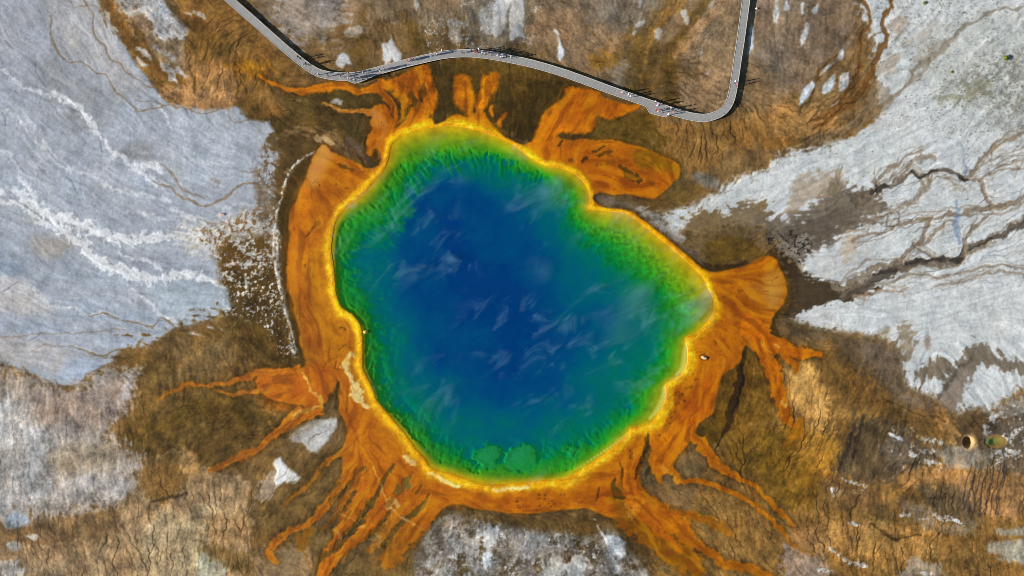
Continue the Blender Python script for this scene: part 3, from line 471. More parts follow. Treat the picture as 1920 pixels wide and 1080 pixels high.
# flat dark wet fringe just outside the mat on the west and east
area([(588,291),(562,306),(541,333),(528,382),(520,417),(527,445),(527,520),(547,615),(565,675),(580,690),(600,600),(560,500),(560,400),(610,290)], (72,52,18), 4, 2, 1, .95, st=.05, ri=0, mo=.05)
area([(1440,470),(1468,500),(1480,530),(1476,575),(1455,605),(1470,640),(1440,650),(1420,600)], (78,58,24), 7, 4, 3, .9)
slm, dm = sdf_poly(MATP, 40)
mat = sm(-3, 3, dm + 3 * W1[slm] + .8 * W2[slm])
lay(slm, mat, (190,106,8), st=.035, ri=0, mo=.05, mat=1.0)
def matarea(pts, col, soft=8, warp=4, fea=1.5, alpha=.8): return area(pts, col, soft, warp, fea, alpha, dith=0)
for pts, col, so, al in (([(605,275),(625,290),(600,330),(570,400),(556,370),(575,325)], (214,136,60), 14, .8), ([(560,360),(600,340),(600,420),(590,470),(560,460),(548,420)], (204,112,10), 14, .8), ([(540,440),(575,450),(570,560),(560,600),(545,560)], (208,116,8), 10, .8), ([(575,480),(610,470),(612,560),(620,620),(640,640),(610,660),(580,600)], (196,122,8), 12, .85),
    ([(585,640),(640,600),(660,640),(650,670),(610,690),(590,680)], (182,108,10), 12, .7), ([(545,560),(560,560),(575,640),(590,690),(574,684),(558,610)], (176,122,12), 6, .7), ([(590,380),(615,370),(605,430),(590,440)], (172,92,8), 10, .7), ([(570,690),(620,690),(610,740),(570,745),(540,740)], (176,84,8), 12, .7), ([(480,700),(560,695),(600,755),(540,770),(490,750)], (208,108,14), 10, .6),
    ([(640,720),(700,800),(760,860),(740,920),(690,900),(655,830)], (206,116,8), 14, .7), ([(820,905),(1000,930),(1090,930),(1000,960),(900,952),(830,945)], (190,100,8), 8, .8), ([(900,922),(1080,915),(1090,945),(990,955),(910,948)], (176,92,8), 9, .6), ([(1120,900),(1190,860),(1190,930),(1160,960),(1110,945)], (184,96,8), 12, .7), ([(1230,810),(1300,800),(1280,850),(1240,880),(1226,850)], (206,116,10), 10, .8),
    ([(1270,770),(1330,700),(1345,720),(1330,775),(1290,800)], (192,94,8), 12, .8), ([(1330,660),(1385,640),(1380,680),(1340,700)], (190,108,8), 12, .6), ([(1350,520),(1400,505),(1465,515),(1465,570),(1400,590),(1360,570)], (176,98,16), 14, .7), ([(1395,540),(1430,520),(1465,540),(1460,580),(1420,585)], (188,124,60), 10, .5), ([(1370,570),(1430,570),(1430,620),(1380,620)], (160,84,8), 12, .6),
    ([(1010,262),(1080,275),(1120,300),(1200,330),(1240,330),(1230,365),(1150,362),(1110,350),(1070,315),(1000,290)], (204,110,12), 8, .6), ([(1190,280),(1255,290),(1275,325),(1240,318),(1200,318)], (132,92,18), 10, .85), ([(690,240),(715,215),(725,260),(705,300)], (206,116,20), 8, .6), ([(760,215),(810,222),(790,236),(750,245)], (206,130,14), 8, .8), ([(840,218),(920,225),(950,255),(900,240),(850,230)], (214,140,14), 7, .8)):
    matarea(pts, col, so, alpha=al)
# mats running out beyond the main ring
ORG, ORB, ORD = (204,112,10), (222,124,12), (164,88,10)
def flow(pts, w, col, soft=3.5, a=.92, fea=1.4, fade=0):
    line(pts, w, col, soft * .8, a, fea=0, fade=fade, rough=.55, st=.05, ri=.03, mo=.05, mat=1.0)
    if len(pts) > 4 and min(w) > 2:
        d_ = np.array(w, float)
        line(pts, list(d_ * .16 + .6), tuple(int(c * .70) for c in col), 1.6, .55, rough=.6)
        line([(x + 2.5, y + 1.5) for x, y in pts], list(d_ * .22), tuple(min(255, int(c * 1.08 + 8)) for c in col), 2, .45, rough=.6)
flow([(485,140),(520,160),(562,173),(605,165),(642,162),(675,171),(697,166),(715,158)], [4,9,15,16,15,13,16], ORB)
flow([(700,168),(717,172),(733,195),(739,220),(728,248)], [14,14,13,14,20], (196,108,14))
flow([(605,192),(635,207),(660,209),(690,207),(710,222),(712,240),(700,265)], [3,5,8,14,24,26,24], (204,128,60))
flow([(700,225),(708,240),(700,262),(690,285)], [10,16,18,10], ORG)
matarea([(695,166),(722,154),(752,140),(785,124),(802,124),(812,150),(821,178),(816,205),(806,222),(786,236),(740,248),(742,238),(758,218),(766,204),(763,186),(750,173),(722,170)], (198,106,10), 4, 3, 1.2, .95)
area([(695,166),(722,154),(752,140),(785,124),(802,124),(812,150),(821,178),(816,205),(806,222),(786,236),(740,248),(742,238),(758,218),(766,204),(763,186),(750,173),(722,170)], None, 4, 3, 1.2, .95, mat=1.0, ri=0)
flow([(745,172),(760,190),(760,212),(744,236)], [14,20,18,8], (200,124,16), a=.8)
area([(852,146),(860,139),(871,138),(882,150),(888,182),(886,212),(877,219),(860,203),(853,196),(850,175)], (208,116,8), 5, 3, 2, .95, mat=1.0, ri=0)
area([(908,142),(926,134),(938,142),(933,164),(917,188),(904,208),(891,222),(892,192),(902,162)], (204,116,10), 5, 3, 2, .95, mat=1.0, ri=0)
flow([(923,202),(924,216)], [8,6], ORG); flow([(948,214),(936,232)], [5,9], ORG)
area([(1092,165),(1120,172),(1146,190),(1197,196),(1186,210),(1150,222),(1120,220),(1112,245),(1072,252),(1050,247),(1030,268),(1000,268),(1012,230),(1032,200),(1060,180),(1060,166)], (210,116,8), 4, 4, 1.5, .97, mat=1.0, ri=0, st=.05)
matarea([(1060,195),(1100,190),(1090,230),(1040,245),(1025,240)], (188,96,8), 12, alpha=.6)
flow([(555,692),(500,698),(470,703),(440,714),(410,721),(350,722),(320,735),(293,749)], [14,12,12,9,6,7,5,3], (206,114,18), fade=.5)
flow([(500,730),(460,738),(430,738),(405,730)], [16,8,5,3], (200,120,40), fade=.4)
flow([(596,766),(570,780),(540,795),(510,818),(487,838),(460,853),(437,862),(395,885)], [26,20,16,14,14,16,14,4], (200,108,10), fade=.35)
flow([(560,768),(540,785),(520,800)], [14,10,4], (196,108,20))
flow([(657,835),(630,856),(600,880),(578,905),(556,925),(528,948)], [14,10,9,8,6,3], (190,112,30), fade=.5)
flow([(665,870),(645,900),(635,917),(615,942),(585,977),(552,990),(517,1020),(505,1040),(518,1054)], [22,20,18,14,12,12,16,15,6], (196,110,20), fade=.15)
flow([(690,880),(668,905),(650,930),(638,955),(620,980),(600,995)], [22,18,12,9,7,4], (188,108,18), fade=.5)
flow([(715,890),(690,920),(668,955),(645,985),(632,1005),(618,1035),(602,1078)], [34,34,30,26,20,16,16], (196,104,12))
flow([(735,930),(712,960),(690,990),(662,1018),(630,1042),(605,1082)], [30,30,26,20,14,12], (200,106,12))
flow([(755,950),(735,980),(715,1005),(695,1032)], [26,24,20,14], (194,112,28), fade=.4)
flow([(790,965),(770,990),(750,1015),(732,1048)], [44,46,44,38], (190,104,10), fade=.35, fea=3, soft=6)
flow([(585,990),(570,1010),(560,1030)], [12,20,10], (170,110,20), a=.6, soft=6, fea=3)
flow([(1160,925),(1185,970),(1222,992),(1255,1025),(1285,1050),(1305,1068)], [40,54,58,56,46,30], (142,86,12), soft=9, fea=3)
flow([(1172,930),(1200,965),(1240,1000),(1275,1030)], [10,16,16,10], (194,104,12), soft=5)
flow([(1184,905),(1195,940),(1225,962),(1262,980),(1290,1005),(1322,1030),(1355,1055),(1400,1064),(1440,1078)], [30,30,40,40,28,20,16,16,16], (198,106,12), fade=.3)
flow([(1190,880),(1200,915),(1222,942),(1262,962),(1300,968),(1335,978),(1365,1000)], [14,18,22,20,18,16,16], (180,94,12), fade=.5, soft=5)
flow([(1230,855),(1229,885),(1238,908)], [22,16,5], (206,118,10)); flow([(1235,860),(1258,880),(1277,902),(1310,902),(1342,911),(1385,928),(1422,955),(1442,970),(1470,1000),(1492,1024)], [24,18,12,10,9,9,8,8,6,5], (202,112,12), fade=.2)
flow([(1290,810),(1322,842),(1345,873),(1385,896),(1412,908),(1442,935),(1462,957),(1488,984)], [22,22,18,12,8,9,12,6], (198,110,14), fade=.25)
flow([(1405,605),(1430,632),(1455,648),(1485,661),(1520,662),(1537,667)], [36,40,34,24,16,8], (208,108,10))
flow([(1425,640),(1440,675),(1455,710),(1464,752),(1478,785),(1492,800)], [30,30,28,28,20,10], (206,106,12), fade=.3)
flow([(1470,660),(1485,680),(1495,695)], [18,16,8], (200,110,14)); flow([(1500,790),(1485,820),(1475,835)], [16,24,10], (206,130,20), a=.55, soft=9, fea=4)
# gaps, wet channels and debris inside the mats
OL = (92,76,36)
for pts, w, col, a in (([(741,872),(722,900),(692,950),(660,990),(636,1017),(608,1050)], [4,8,13,12,12,8], OL, .9), ([(686,874),(668,888),(650,920),(622,940)], [4,8,10,10], OL, .8), ([(806,928),(785,955),(762,972),(742,995),(722,1020)], [3,12,12,12,14], OL, .85), ([(732,958),(715,985),(704,1000),(690,1012)], [4,14,16,12], OL, .8),
    ([(640,958),(630,975),(615,995)], [6,10,12], OL, .7), ([(775,895),(762,905),(748,922)], [4,18,14], (112,104,66), .85), ([(790,910),(780,925)], [4,3], OL, .8), ([(636,905),(620,925)], [5,6], OL, .8), ([(612,870),(595,890),(580,905)], [6,14,16], (116,86,34), .7), ([(660,955),(650,975)], [3,5], OL, .7),
    ([(1217,812),(1213,835),(1207,855),(1198,880),(1191,900)], [4,8,11,9,3], (42,28,10), .95), ([(1152,895),(1150,912),(1158,928),(1170,935)], [4,10,18,6], (84,64,20), .9), ([(1167,870),(1166,890),(1170,908)], [3,5,3], (70,48,16), .85), ([(1185,845),(1186,862)], [5,6], (110,72,14), .7), ([(1124,912),(1121,930),(1119,942)], [3,4,2], (90,54,14), .8),
    ([(1399,650),(1392,690),(1384,730),(1376,765),(1366,795),(1358,812)], [4,10,16,22,10,5], (56,40,18), .95), ([(1412,672),(1405,700),(1410,720)], [12,14,6], (112,80,26), .8), ([(1222,872),(1215,890)], [4,8], (70,54,22), .8), ([(1395,680),(1388,740),(1376,780)], [3,5,3], (30,24,18), .8),
    ([(795,158),(793,175),(794,192)], [4,11,4], (84,60,20), .9), ([(774,176),(777,190),(770,204),(757,222),(744,240)], [12,14,9,6,4], (92,70,24), .92), ([(737,200),(736,220)], [3,3], (110,66,12), .7), ([(905,160),(898,185),(890,210)], [7,8,6], (140,74,14), .8), ([(1165,312),(1178,325),(1200,338)], [8,14,14], (82,62,18), .9),
    ([(1115,285),(1132,276)], [6,5], (86,60,20), .9), ([(1128,292),(1146,284)], [6,5], (92,66,20), .9), ([(1098,300),(1092,303)], [8,7], (70,48,20), .9), ([(1048,274),(1056,268)], [6,5], (70,48,20), .9), ([(1120,308),(1140,308),(1155,300)], [3,5,6], (132,88,18), .7), ([(1072,300),(1076,302)], 8, (110,70,20), .7), ([(1220,340),(1225,345)], 10, (140,92,26), .6),
    ([(655,270),(672,285),(688,308)], [26,20,9], (84,66,48), .95), ([(638,308),(648,312),(662,317)], [5,7,7], (98,66,20), .9), ([(597,417),(590,428),(575,445)], [8,5,2], (112,72,26), .85), ([(704,286),(705,290)], 7, (90,54,18), .85), ([(630,345),(632,344)], 3, (80,50,16), .8), ([(646,352),(648,353)], 3, (70,44,16), .8), ([(687,316),(698,319)], [3,3], (150,94,20), .8),
    ([(637,614),(643,615),(648,618)], [5,4,4], (92,60,14), .85), ([(672,642),(665,652),(655,650)], [4,3,3], (140,86,14), .8), ([(636,654),(648,647)], [3,2], (130,82,14), .8), ([(600,700),(615,680),(640,665)], [2,5,3], (146,84,12), .6), ([(632,690),(630,680)], [4,3], (100,64,14), .7), ([(632,710),(633,760)], [2,5], (94,70,30), .8), ([(617,750),(624,740)], [6,7], (60,44,16), .8),
    ([(1340,640),(1341,646)], [4,4], (92,54,16), .8), ([(1352,601),(1354,601)], 2.5, (110,64,16), .7), ([(1363,556),(1372,552)], [10,8], (146,84,20), .7), ([(1390,573),(1398,571)], 2, (110,64,16), .7), ([(1385,545),(1395,543)], 2, (110,64,16), .7), ([(650,770),(655,740),(652,720)], [5,8,3], (150,92,30), .6), ([(700,795),(665,830)], [3,2], (160,84,10), .5)):
    line(pts, w, col, 1.8, a, fea=.3, st=.08, z=-.08, rough=1.0)
line([(655,262),(668,280),(688,306)], [8,10,5], (112,90,70), 2, .6, fea=1.5)
rs = np.random.default_rng(3)
for x, y, r in ((1300,702,2),(1304,712,3),(1288,728,3),(1296,726,3),(1270,738,4),(1278,742,4),(1284,752,2.4),(1271,758,3.5),(1266,772,2.2),(1258,770,2.5),(1257,776,3),(1259,783,2.6),(1251,788,2),(1256,794,2.4),(1249,798,2),(1237,816,2.2),(1085,902,2.2),(1012,928,2.5),(1024,928,2.8),(1012,935,2),(970,940,2.2),(972,948,1.8),(975,952,1.8),(1022,936,2),(1028,945,2),(1034,950,2.2),(1040,945,2),(1036,940,1.6),(1012,948,2),(1016,955,1.8),(1007,957,1.8),(1052,928,1.8),(1059,927,1.8)):
    line([(x-r*.4,y),(x+r*.4,y-r*.3)], r*1.7, (104,58,14), 1.2, .8, wob=False, z=-.05)
    if r > 3.2: line([(x-1,y),(x+1,y)], r*.8, (190,128,30), 1, .8, wob=False)
area([(1311,667),(1320,664),(1330,671),(1322,676),(1313,674)], (90,54,24), 1.5, .5, 0, .9); area([(1314,668),(1321,666.5),(1326,671),(1320,674),(1315,672)], (206,168,124), 1, .5, 0, .95, z=.12)
for pts, w, col, a in (([(700,174),(722,178),(738,197),(745,217),(738,242)], [2,3,3,4], (136,70,10), .7), ([(722,162),(746,172),(765,190),(767,206)], [3,4,3], (216,144,24), .6), ([(790,130),(801,160),(807,190),(800,215),(785,230)], [5,6,6,5], (214,130,14), .6), ([(812,150),(820,180),(814,205)], 4, (146,78,8), .6), ([(783,140),(787,165),(786,200),(776,222)], [3,4,3], (150,78,8), .6),
    ([(735,150),(752,160),(770,165),(785,160)], [2,3,2], (150,84,12), .5), ([(745,146),(760,156),(778,172)], [2,3,2], (216,140,20), .5), ([(556,420),(570,440),(585,470),(590,520)], [3,5,3], (164,84,8), .5), ([(575,560),(582,600),(600,650),(605,690)], [3,6,8,4], (160,82,8), .55), ([(612,560),(620,600),(640,620)], [4,6,3], (214,140,14), .5), ([(640,730),(652,780),(675,830),(700,860)], [3,4,4,3], (156,80,8), .6), ([(650,720),(665,770),(690,815)], [3,4,3], (216,130,14), .5),
    ([(1172,870),(1168,900),(1180,935),(1195,960)], [3,4,3], (216,124,16), .6), ([(1180,870),(1178,905),(1192,940)], [2,3,2], (130,66,10), .7), ([(1196,885),(1200,915),(1225,942),(1260,958)], [2,3,2], (130,66,10), .6), ([(1280,790),(1310,760),(1335,715)], [4,6,3], (160,80,8), .6), ([(1225,860),(1250,830),(1290,800)], [3,5,3], (214,126,16), .5), ([(1420,650),(1440,690),(1450,740)], [3,4,3], (226,132,24), .6), ([(1440,650),(1462,668),(1490,672)], [3,3,2], (140,70,10), .6),
    ([(1020,250),(1040,225),(1070,195),(1090,175)], [3,5,4], (170,86,8), .5), ([(1090,330),(1140,345),(1200,350),(1240,345)], [3,5,4], (164,84,10), .5), ([(1110,320),(1160,335),(1220,335)], [2,3,2], (216,126,18), .5), ([(1360,590),(1400,600),(1430,590)], [4,8,4], (150,78,10), .5), ([(1350,540),(1400,530),(1450,535)], [3,6,3], (206,120,24), .5)):
    line(pts, w, col, 3, a, fea=.6, rough=1.2)
# bright crests on the outflow lips
for pts, w, a in (([(567,700),(578,715),(590,738),(605,762)], [3,4,5,7], .75), ([(700,877),(717,915),(735,952),(762,972),(788,990)], [2,3,4,4,4], .75), ([(728,950),(738,940),(742,948)], [12,16,10], .85), ([(640,962),(662,975),(688,992)], 2.5, .6), ([(628,996),(640,1008)], [6,9], .6), ([(700,1015),(708,1008),(698,1030)], [18,14,8], .55), ([(550,780),(575,770),(600,762)], [10,7,4], .65), ([(480,742),(500,765),(512,778)], [14,18,6], .4),
    ([(505,790),(513,800)], 3, .5), ([(1240,872),(1250,886),(1272,902)], [8,12,5], .5), ([(1175,950),(1188,965),(1205,940),(1220,940)], [8,16,8,5], .5), ([(1458,645),(1463,652)], 5, .6), ([(1465,750),(1473,760)], [5,7], .95), ([(1430,640),(1450,665)], [5,8], .4), ([(1350,855),(1368,878)], 3, .3), ([(605,192),(630,206),(655,206)], [3,3,2], .8), ([(590,262),(610,258),(622,268)], [10,16,8], .6)):
    sl, m = line(pts, w, (236,196,140), 2.5, 0)
    lay(sl, m * 0, None)
    p = line(pts, w, (240,206,150) if a > .5 else (236,170,80), 2.5, a * .9, fea=2.2, z=.05)
line([(1310,820),(1300,812)], 3, (236,160,60), 2, .5)
# yellow halo round the shore
PS = -SD + 3 * W1 + 1.5 * W2
ang = np.arctan2(V - 560, U - 970)
def lobe(a0, wid): return np.exp(-((((np.degrees(ang) - a0 + 180) % 360) - 180) / wid) ** 2)
wid = 20 + 9 * lobe(60, 50) + 8 * lobe(180, 50) - 8 * lobe(-15, 30) + 10 * lobe(125, 25) - 4 * lobe(-60, 30) + 6 * lobe(20, 20)
wid = wid * (1 + .30 * fbm(U, V, 75, 161, 3))
halo = np.exp(-np.clip(PS, 0, None) / (wid * .62)) * np.clip(MAT, 0, 1)
C += (hx((222,156,14)) - C) * (np.clip(halo * 1.15, 0, 1) ** 1.3 * .85)[..., None]
band = np.exp(-((PS - wid * .30) / (wid * .27)) ** 2) * np.clip(MAT * 1.2, 0, 1) * sm(-1, 3, PS)
C += (hx((240,186,20)) - C) * (band * .85)[..., None]
TER = (PS + 2.5 * W2 + 4 * W1)
terr = np.clip(1 - np.abs(((TER / 6.5) % 1) - .5) / .13, 0, 1) * sm(0, 3, PS) * sm(wid * 1.1, wid * .5, PS) * np.clip(MAT, 0, 1)
C *= (1 - .20 * terr * sm(-.5, .5, W1))[..., None]
crust = band * sm(.0, .9, W2 + .5 * FINE + .6 * (lobe(45, 60) + lobe(195, 30) + lobe(-65, 50)) - .3)
C += (hx((250,214,90)) - C) * (crust * .5)[..., None]
C *= (1 + .10 * band * FINE)[..., None]
Z += crust * .015
for pts, w in (([(659,662),(650,680),(652,700),(664,722)], [9,12,11,7]), ([(672,722),(668,738),(676,752),(688,766)], [16,20,12,6]), ([(760,855),(775,868)], [8,10]), ([(805,890),(830,898),(860,912)], [8,9,7]), ([(925,918),(945,918),(990,914)], [5,8,7])):
    line(pts, w, (244,226,190), 3, .85, fea=1.5, z=.05)
line([(652,684),(660,700),(668,715)], 1.5, (190,140,60), 1, .6)
# ---------------- the basin: q runs 0 at the shore, 1 shelf, 2 drop-off, 3 deep, 4 centre
K1 = [(850,286),(900,282),(960,300),(1010,322),(1050,345),(1078,372),(1082,396),(1110,425),(1150,445),(1190,470),(1220,500),(1252,540),(1275,575),(1290,598),(1284,620),(1266,634),(1256,660),(1254,685),(1243,706),(1222,724),(1208,745),(1204,768),(1182,790),(1150,815),(1120,842),(1080,868),(1040,884),(980,888),(920,886),(872,876),(830,864),(806,846),(776,812),(742,779),(716,748),(698,708),(689,680),(688,650),(688,628),(682,606),(664,590),(646,573),(637,545),(634,500),(634,462),(645,420),(684,395),(712,372),(732,338),(762,306),(805,292)]
K2 = [(850,312),(920,312),(985,340),(1035,385),(1068,430),(1100,465),(1135,500),(1175,530),(1215,565),(1232,600),(1222,640),(1205,680),(1180,715),(1145,760),(1100,800),(1040,835),(960,855),(880,842),(825,808),(780,765),(744,715),(722,665),(712,620),(694,575),(676,520),(690,470),(735,430),(768,390),(800,335)]
K3 = [(840,345),(905,375),(965,430),(1010,490),(1040,555),(1055,620),(1040,685),(1000,735),(945,750),(880,720),(830,670),(790,605),(762,540),(755,470),(780,395)]
def dist_in(p):
    s, d = sdf_poly(p, FAR); return d.astype(np.float32)
D1, D2, D3 = dist_in(K1), dist_in(K2), dist_in(K3)
e1, e2 = D1 + 7 * W1 + 5 * W2 + 2 * FINE, D2 + 18 * W1 + (2 + 5 * lobe(-140, 50)) * BROAD + 6 * W2 + 20 * fbm(U, V, 110, 711, 3)
def rat(a, b): a = np.clip(a, 0, None); b = np.clip(-b, 0, None); return a / (a + b + 1e-3)
Q = np.where(SD <= 0, 0, np.where(e1 <= 0, rat(SD, D1), np.where(e2 <= 0, 1 + rat(e1, e2), np.where(D3 <= 0, 2 + rat(e2, D3), 3 + np.clip(D3 / 120, 0, 1)))))
Q = Q.astype(np.float32)
wet = SD > 0
# bed colours (microbes and sinter): yellow, lime, green, pale teal
kq = [0, .15, .42, .8, 1.2, 1.6, 2.1, 3, 4]
cols = [hx(c) for c in ((220,170,10), (206,172,10), (168,170,14), (122,166,20), (84,176,36), (48,170,70), (40,160,110), (60,150,150), (60,150,160))]
BED = np.stack([np.interp(Q, kq, [c[i] for c in cols]) for i in range(3)], -1).astype(np.float32)
steep = lobe(155, 38) * .9                       # the west and south-west lip drops at once
gr = hx((30,150,84))
BED += (gr - BED) * (np.clip(steep * sm(6, 16, SD), 0, 1) * .8)[..., None]
lim = lobe(-35, 45)
grain = .30 * lim * sm(18, 40, SD) * (1 - sm(1.6, 2.1, Q))
BED *= (1 + grain * FINE + .10 * W2 + .12 * W1 + .05 * FINE * sm(.3, .8, Q))[..., None]
rid = sm(.45, .95, RILL * 1.25) * sm(.55, .9, Q) * (1 - sm(1.8, 2.3, Q)) * (lobe(-140, 40) + .7 * lobe(160, 30) + .25)
BED *= (1 - .55 * np.clip(rid, 0, 1))[..., None]
DEPTH = np.interp(Q, [0, .5, 1, 1.5, 2, 3, 4], [0.02, .30, .95, 2.2, 4.2, 8.6, 11.5]).astype(np.float32)
scal = fbm(U, V, 11, 701, 2) * .5 + BROAD * .35
RELIEF = scal * sm(.6, 1.0, Q) * (1 - sm(2, 2.7, Q)) * (.08 + .75 * lobe(-140, 40) + .8 * lobe(150, 32))
DEPTH = np.where(wet, DEPTH - RELIEF * .5, 0)
for pts, w_ in (([(1288,640),(1284,665),(1281,688),(1268,702)], [5,9,8,3]), ([(1246,725),(1243,745),(1235,765),(1218,785)], [4,8,9,3]), ([(1176,812),(1150,834),(1115,858),(1080,880)], [2,4,4,2]), ([(690,705),(700,728),(704,746)], [2,8,3])):
    pq = smooth(pts, False, 6); wq = np.interp(np.linspace(0, 1, len(pq)), np.linspace(0, 1, len(w_)), w_); dq = np.full(U.shape, 1e9, np.float32)
    for (a_, b_), w2 in zip(pq, wq): dq = np.minimum(dq, np.hypot(U - a_, V - b_) / w2)
    BED += (hx((226,216,110)) - BED) * (sm(1.0, .2, dq) * .75)[..., None]
C[wet] = BED[wet]
for cx, cy, r in ((912, 856, 27), (979, 860, 32), (1072, 850, 14)):   # drowned domes at the south lip
    dd = np.hypot(U - cx, (V - cy) * 1.08) + 7 * W2 + 7 * W1 + 2 * FINE
    m = sm(r + 5, r - 5, dd) * wet
    DEPTH = DEPTH + (1.1 + .02 * dd - DEPTH) * m * (DEPTH > 1.1)
    C[:] += (hx((34,172,112)) - C) * (m * .6)[..., None]
def blur(a, n):
    for _ in range(2):
        for ax in (0, 1):
            c_ = np.cumsum(np.pad(a, [(n + 1, n) if i == ax else (0, 0) for i in (0, 1)], mode='edge'), axis=ax)
            a = (c_[2 * n + 1:] - c_[:-2 * n - 1] if ax == 0 else c_[:, 2 * n + 1:] - c_[:, :-2 * n - 1]) / (2 * n + 1)
    return a
MB = blur(np.where(wet, 1, MAT).astype(np.float64), 4)
outer = np.clip(MB * 2.2, 0, 1) * (1 - MAT) * ~wet                 # damp brown fringe where a mat meets the ground
C += (hx((70,50,18)) - C) * (outer * (.62 + .25 * W1).clip(0, .85))[..., None]
inner = MAT * np.clip((.95 - MB) * 2.6, 0, 1) * ~wet
C += (hx((214,124,20)) - C) * (inner * .35 * (W2 > -.2))[..., None]
sint = np.clip(1 - A_ST / .09, 0, 1) * (U < 560) * ~wet            # hairline cracks and thin crusts on the grey sinter
C *= (1 - .20 * sint * RILL ** 1.5)[..., None]
C += (hx((214,217,222)) - C) * (sint * .2 * np.clip(1 - np.abs(BROAD - .9) / .22, 0, 1) * sm(-.2, .6, MOT))[..., None]
MAT = np.where(wet, 0, MAT)
# ---------------- streaks, rills and mottling over everything that is dry
MID = fbm(U, V, 26, 811, 4, .6)
dry = np.where(wet, 0, 1).astype(np.float32)
LONG = lic(fbm(U, V, 8, 821, 2).astype(np.float32), 22, 1.3)
WHITE = np.random.default_rng(61).standard_normal((NY, NX)).astype(np.float32)
MARB = lic(fbm(U, V, 16, 841, 3).astype(np.float32), 16, 1.5)
lum = np.clip(1 + A_ST * (.07 * STREAK + .05 * BROAD + 1.5 * MID + .45 * FINE + .4 * GRAIN + .12 * WHITE) + (A_MO * 1.6 + .06 * MAT) * MOT + .03 * FINE + .035 * GRAIN + .018 * WHITE + (.03 - .008 * sint) * LONG * (1 - MAT) + .02 * (1 - MAT) * MID + .04 * MAT * W1 + .05 * MAT * MID, .30, 1.75)
lum = np.where(wet, 1, lum)
C *= lum[..., None]
inm = (MAT * (1 - np.clip(halo * 1.3, 0, 1)) * ~wet)
for lo, hi, cc, al in ((.35, 1.6, (134,68,4), .62), (-.35, -1.6, (226,152,18), .45)):
    C += (hx(cc) - C) * (inm * al * sm(lo, hi, MARB + .35 * MOT))[..., None]
for pts, cc, so, al in (([(598,268),(622,280),(612,318),(588,352),(576,330),(585,298)], (224,158,96), 12, .75), ([(552,450),(562,455),(566,520),(556,560),(548,500)], (222,140,60), 8, .35), ([(1440,505),(1468,510),(1468,560),(1445,575),(1435,540)], (206,150,92), 10, .5), ([(696,206),(712,218),(710,240),(700,236)], (222,150,84), 6, .6)):
    sl_, d_ = sdf_poly(pts, 30); C[sl_] += (hx(cc) - C[sl_]) * (sm(-so, so, d_ + 3 * W1[sl_]) * al * MAT[sl_])[..., None]
C *= (1 - .42 * inm * np.clip(1 - np.abs(MARB - .1) / .10, 0, 1) * sm(0, .7, W1))[..., None]
def threads(prob, NP, l0, l1, skip):                                    # runoff rills: particles run down the flow, fall into small hollows and merge into branching channels
    q = np.random.default_rng(41); acc = np.zeros(NX * NY, np.float32)
    nz = perlin(U, V, 11, 43) + .55 * perlin(U, V, 6.5, 47) + .2 * perlin(U, V, 4.5, 49)
    gy, gx = np.gradient(nz.astype(np.float32))
    x, y = q.uniform(0, NX - 2, NP).astype(np.float32), q.uniform(0, NY - 2, NP).astype(np.float32)
    keep = q.random(NP) < prob[y.astype(int), x.astype(int)]; x, y = x[keep], y[keep]
    sg = np.sign((x * PITCH - MU - 950) * FX[y.astype(int), x.astype(int)] + (y * PITCH - MU - 560) * FY[y.astype(int), x.astype(int)])
    px_, py_ = FX[y.astype(int), x.astype(int)] * sg, FY[y.astype(int), x.astype(int)] * sg
    L = q.integers(l0, l1, len(x))
    for t in range(l1):
        xi, yi = x.astype(int), y.astype(int); fx, fy = x - xi, y - yi; k_ = yi * NX + xi; al = (t < L) & (t > skip)
        for o_, w_ in ((0, (1 - fx) * (1 - fy)), (1, fx * (1 - fy)), (NX, (1 - fx) * fy), (NX + 1, fx * fy)): acc += np.bincount(k_ + o_, w_ * al, NX * NY).astype(np.float32)
        nx, ny = FX[yi, xi], FY[yi, xi]; fl = np.where(nx * px_ + ny * py_ < 0, -1, 1); px_, py_ = nx * fl, ny * fl
        cr_ = (-py_ * gx[yi, xi] + px_ * gy[yi, xi]) * 3.6; dx, dy = px_ + py_ * cr_, py_ - px_ * cr_; n_ = np.hypot(dx, dy) + 1e-6
        x = np.clip(x + dx / n_ * .7, 0, NX - 2.01); y = np.clip(y + dy / n_ * .7, 0, NY - 2.01)
    return acc.reshape(NY, NX)
THREAD = threads(A_RI * sm(-.7, .5, fbm(U, V, 40, 77, 3)) * dry, 170000, 20, 70, 8)
THREAD = sm(2.6, 8, THREAD) * .55 + sm(9, 26, THREAD) * .5
FRAY = threads(np.clip(outer * 1.2, 0, 1) * sm(-.3, .6, fbm(U, V, 50, 961, 2)), 160000, 10, 46, 0)      # thin orange threads frayed off the mats
fr_ = sm(1.5, 6, FRAY) * (1 - MAT) * dry
C += (np.where((MOT > 0)[..., None], hx((186,106,18)), hx((150,92,24))) - C) * (fr_ * .62)[..., None]
r = np.clip(A_RI * .10 * RILL + np.clip(A_RI * 1.35, 0, .85) * THREAD * (.45 + .55 * sm(-.6, .6, fbm(U, V, 55, 907, 2))), 0, .85) * dry
C += (np.stack([C[..., 0] * .38, C[..., 1] * .34, C[..., 2] * .30], -1) - C) * r[..., None]
warm = (A_MO * .35 * fbm(U, V, 60, 801, 4) * dry)[..., None] * np.array([1, .1, -1], np.float32)
C += warm * C
C[..., 1] *= 1 + .07 * MAT * np.clip(MOT + .6 * MID, -1, 1)
brown = np.clip(A_ST / .16, 0, 1) * (1 - MAT) * dry
gm = C.mean(-1, keepdims=True); C = gm + (C - gm) * (1 + .05 * brown)[..., None]; C *= (1 - brown * (.08 + .13 * np.exp(-np.clip(-SD, 0, None) / 170)))[..., None]
C *= (1 - .05 * MAT * (1 - np.clip(halo * 1.3, 0, 1)))[..., None]
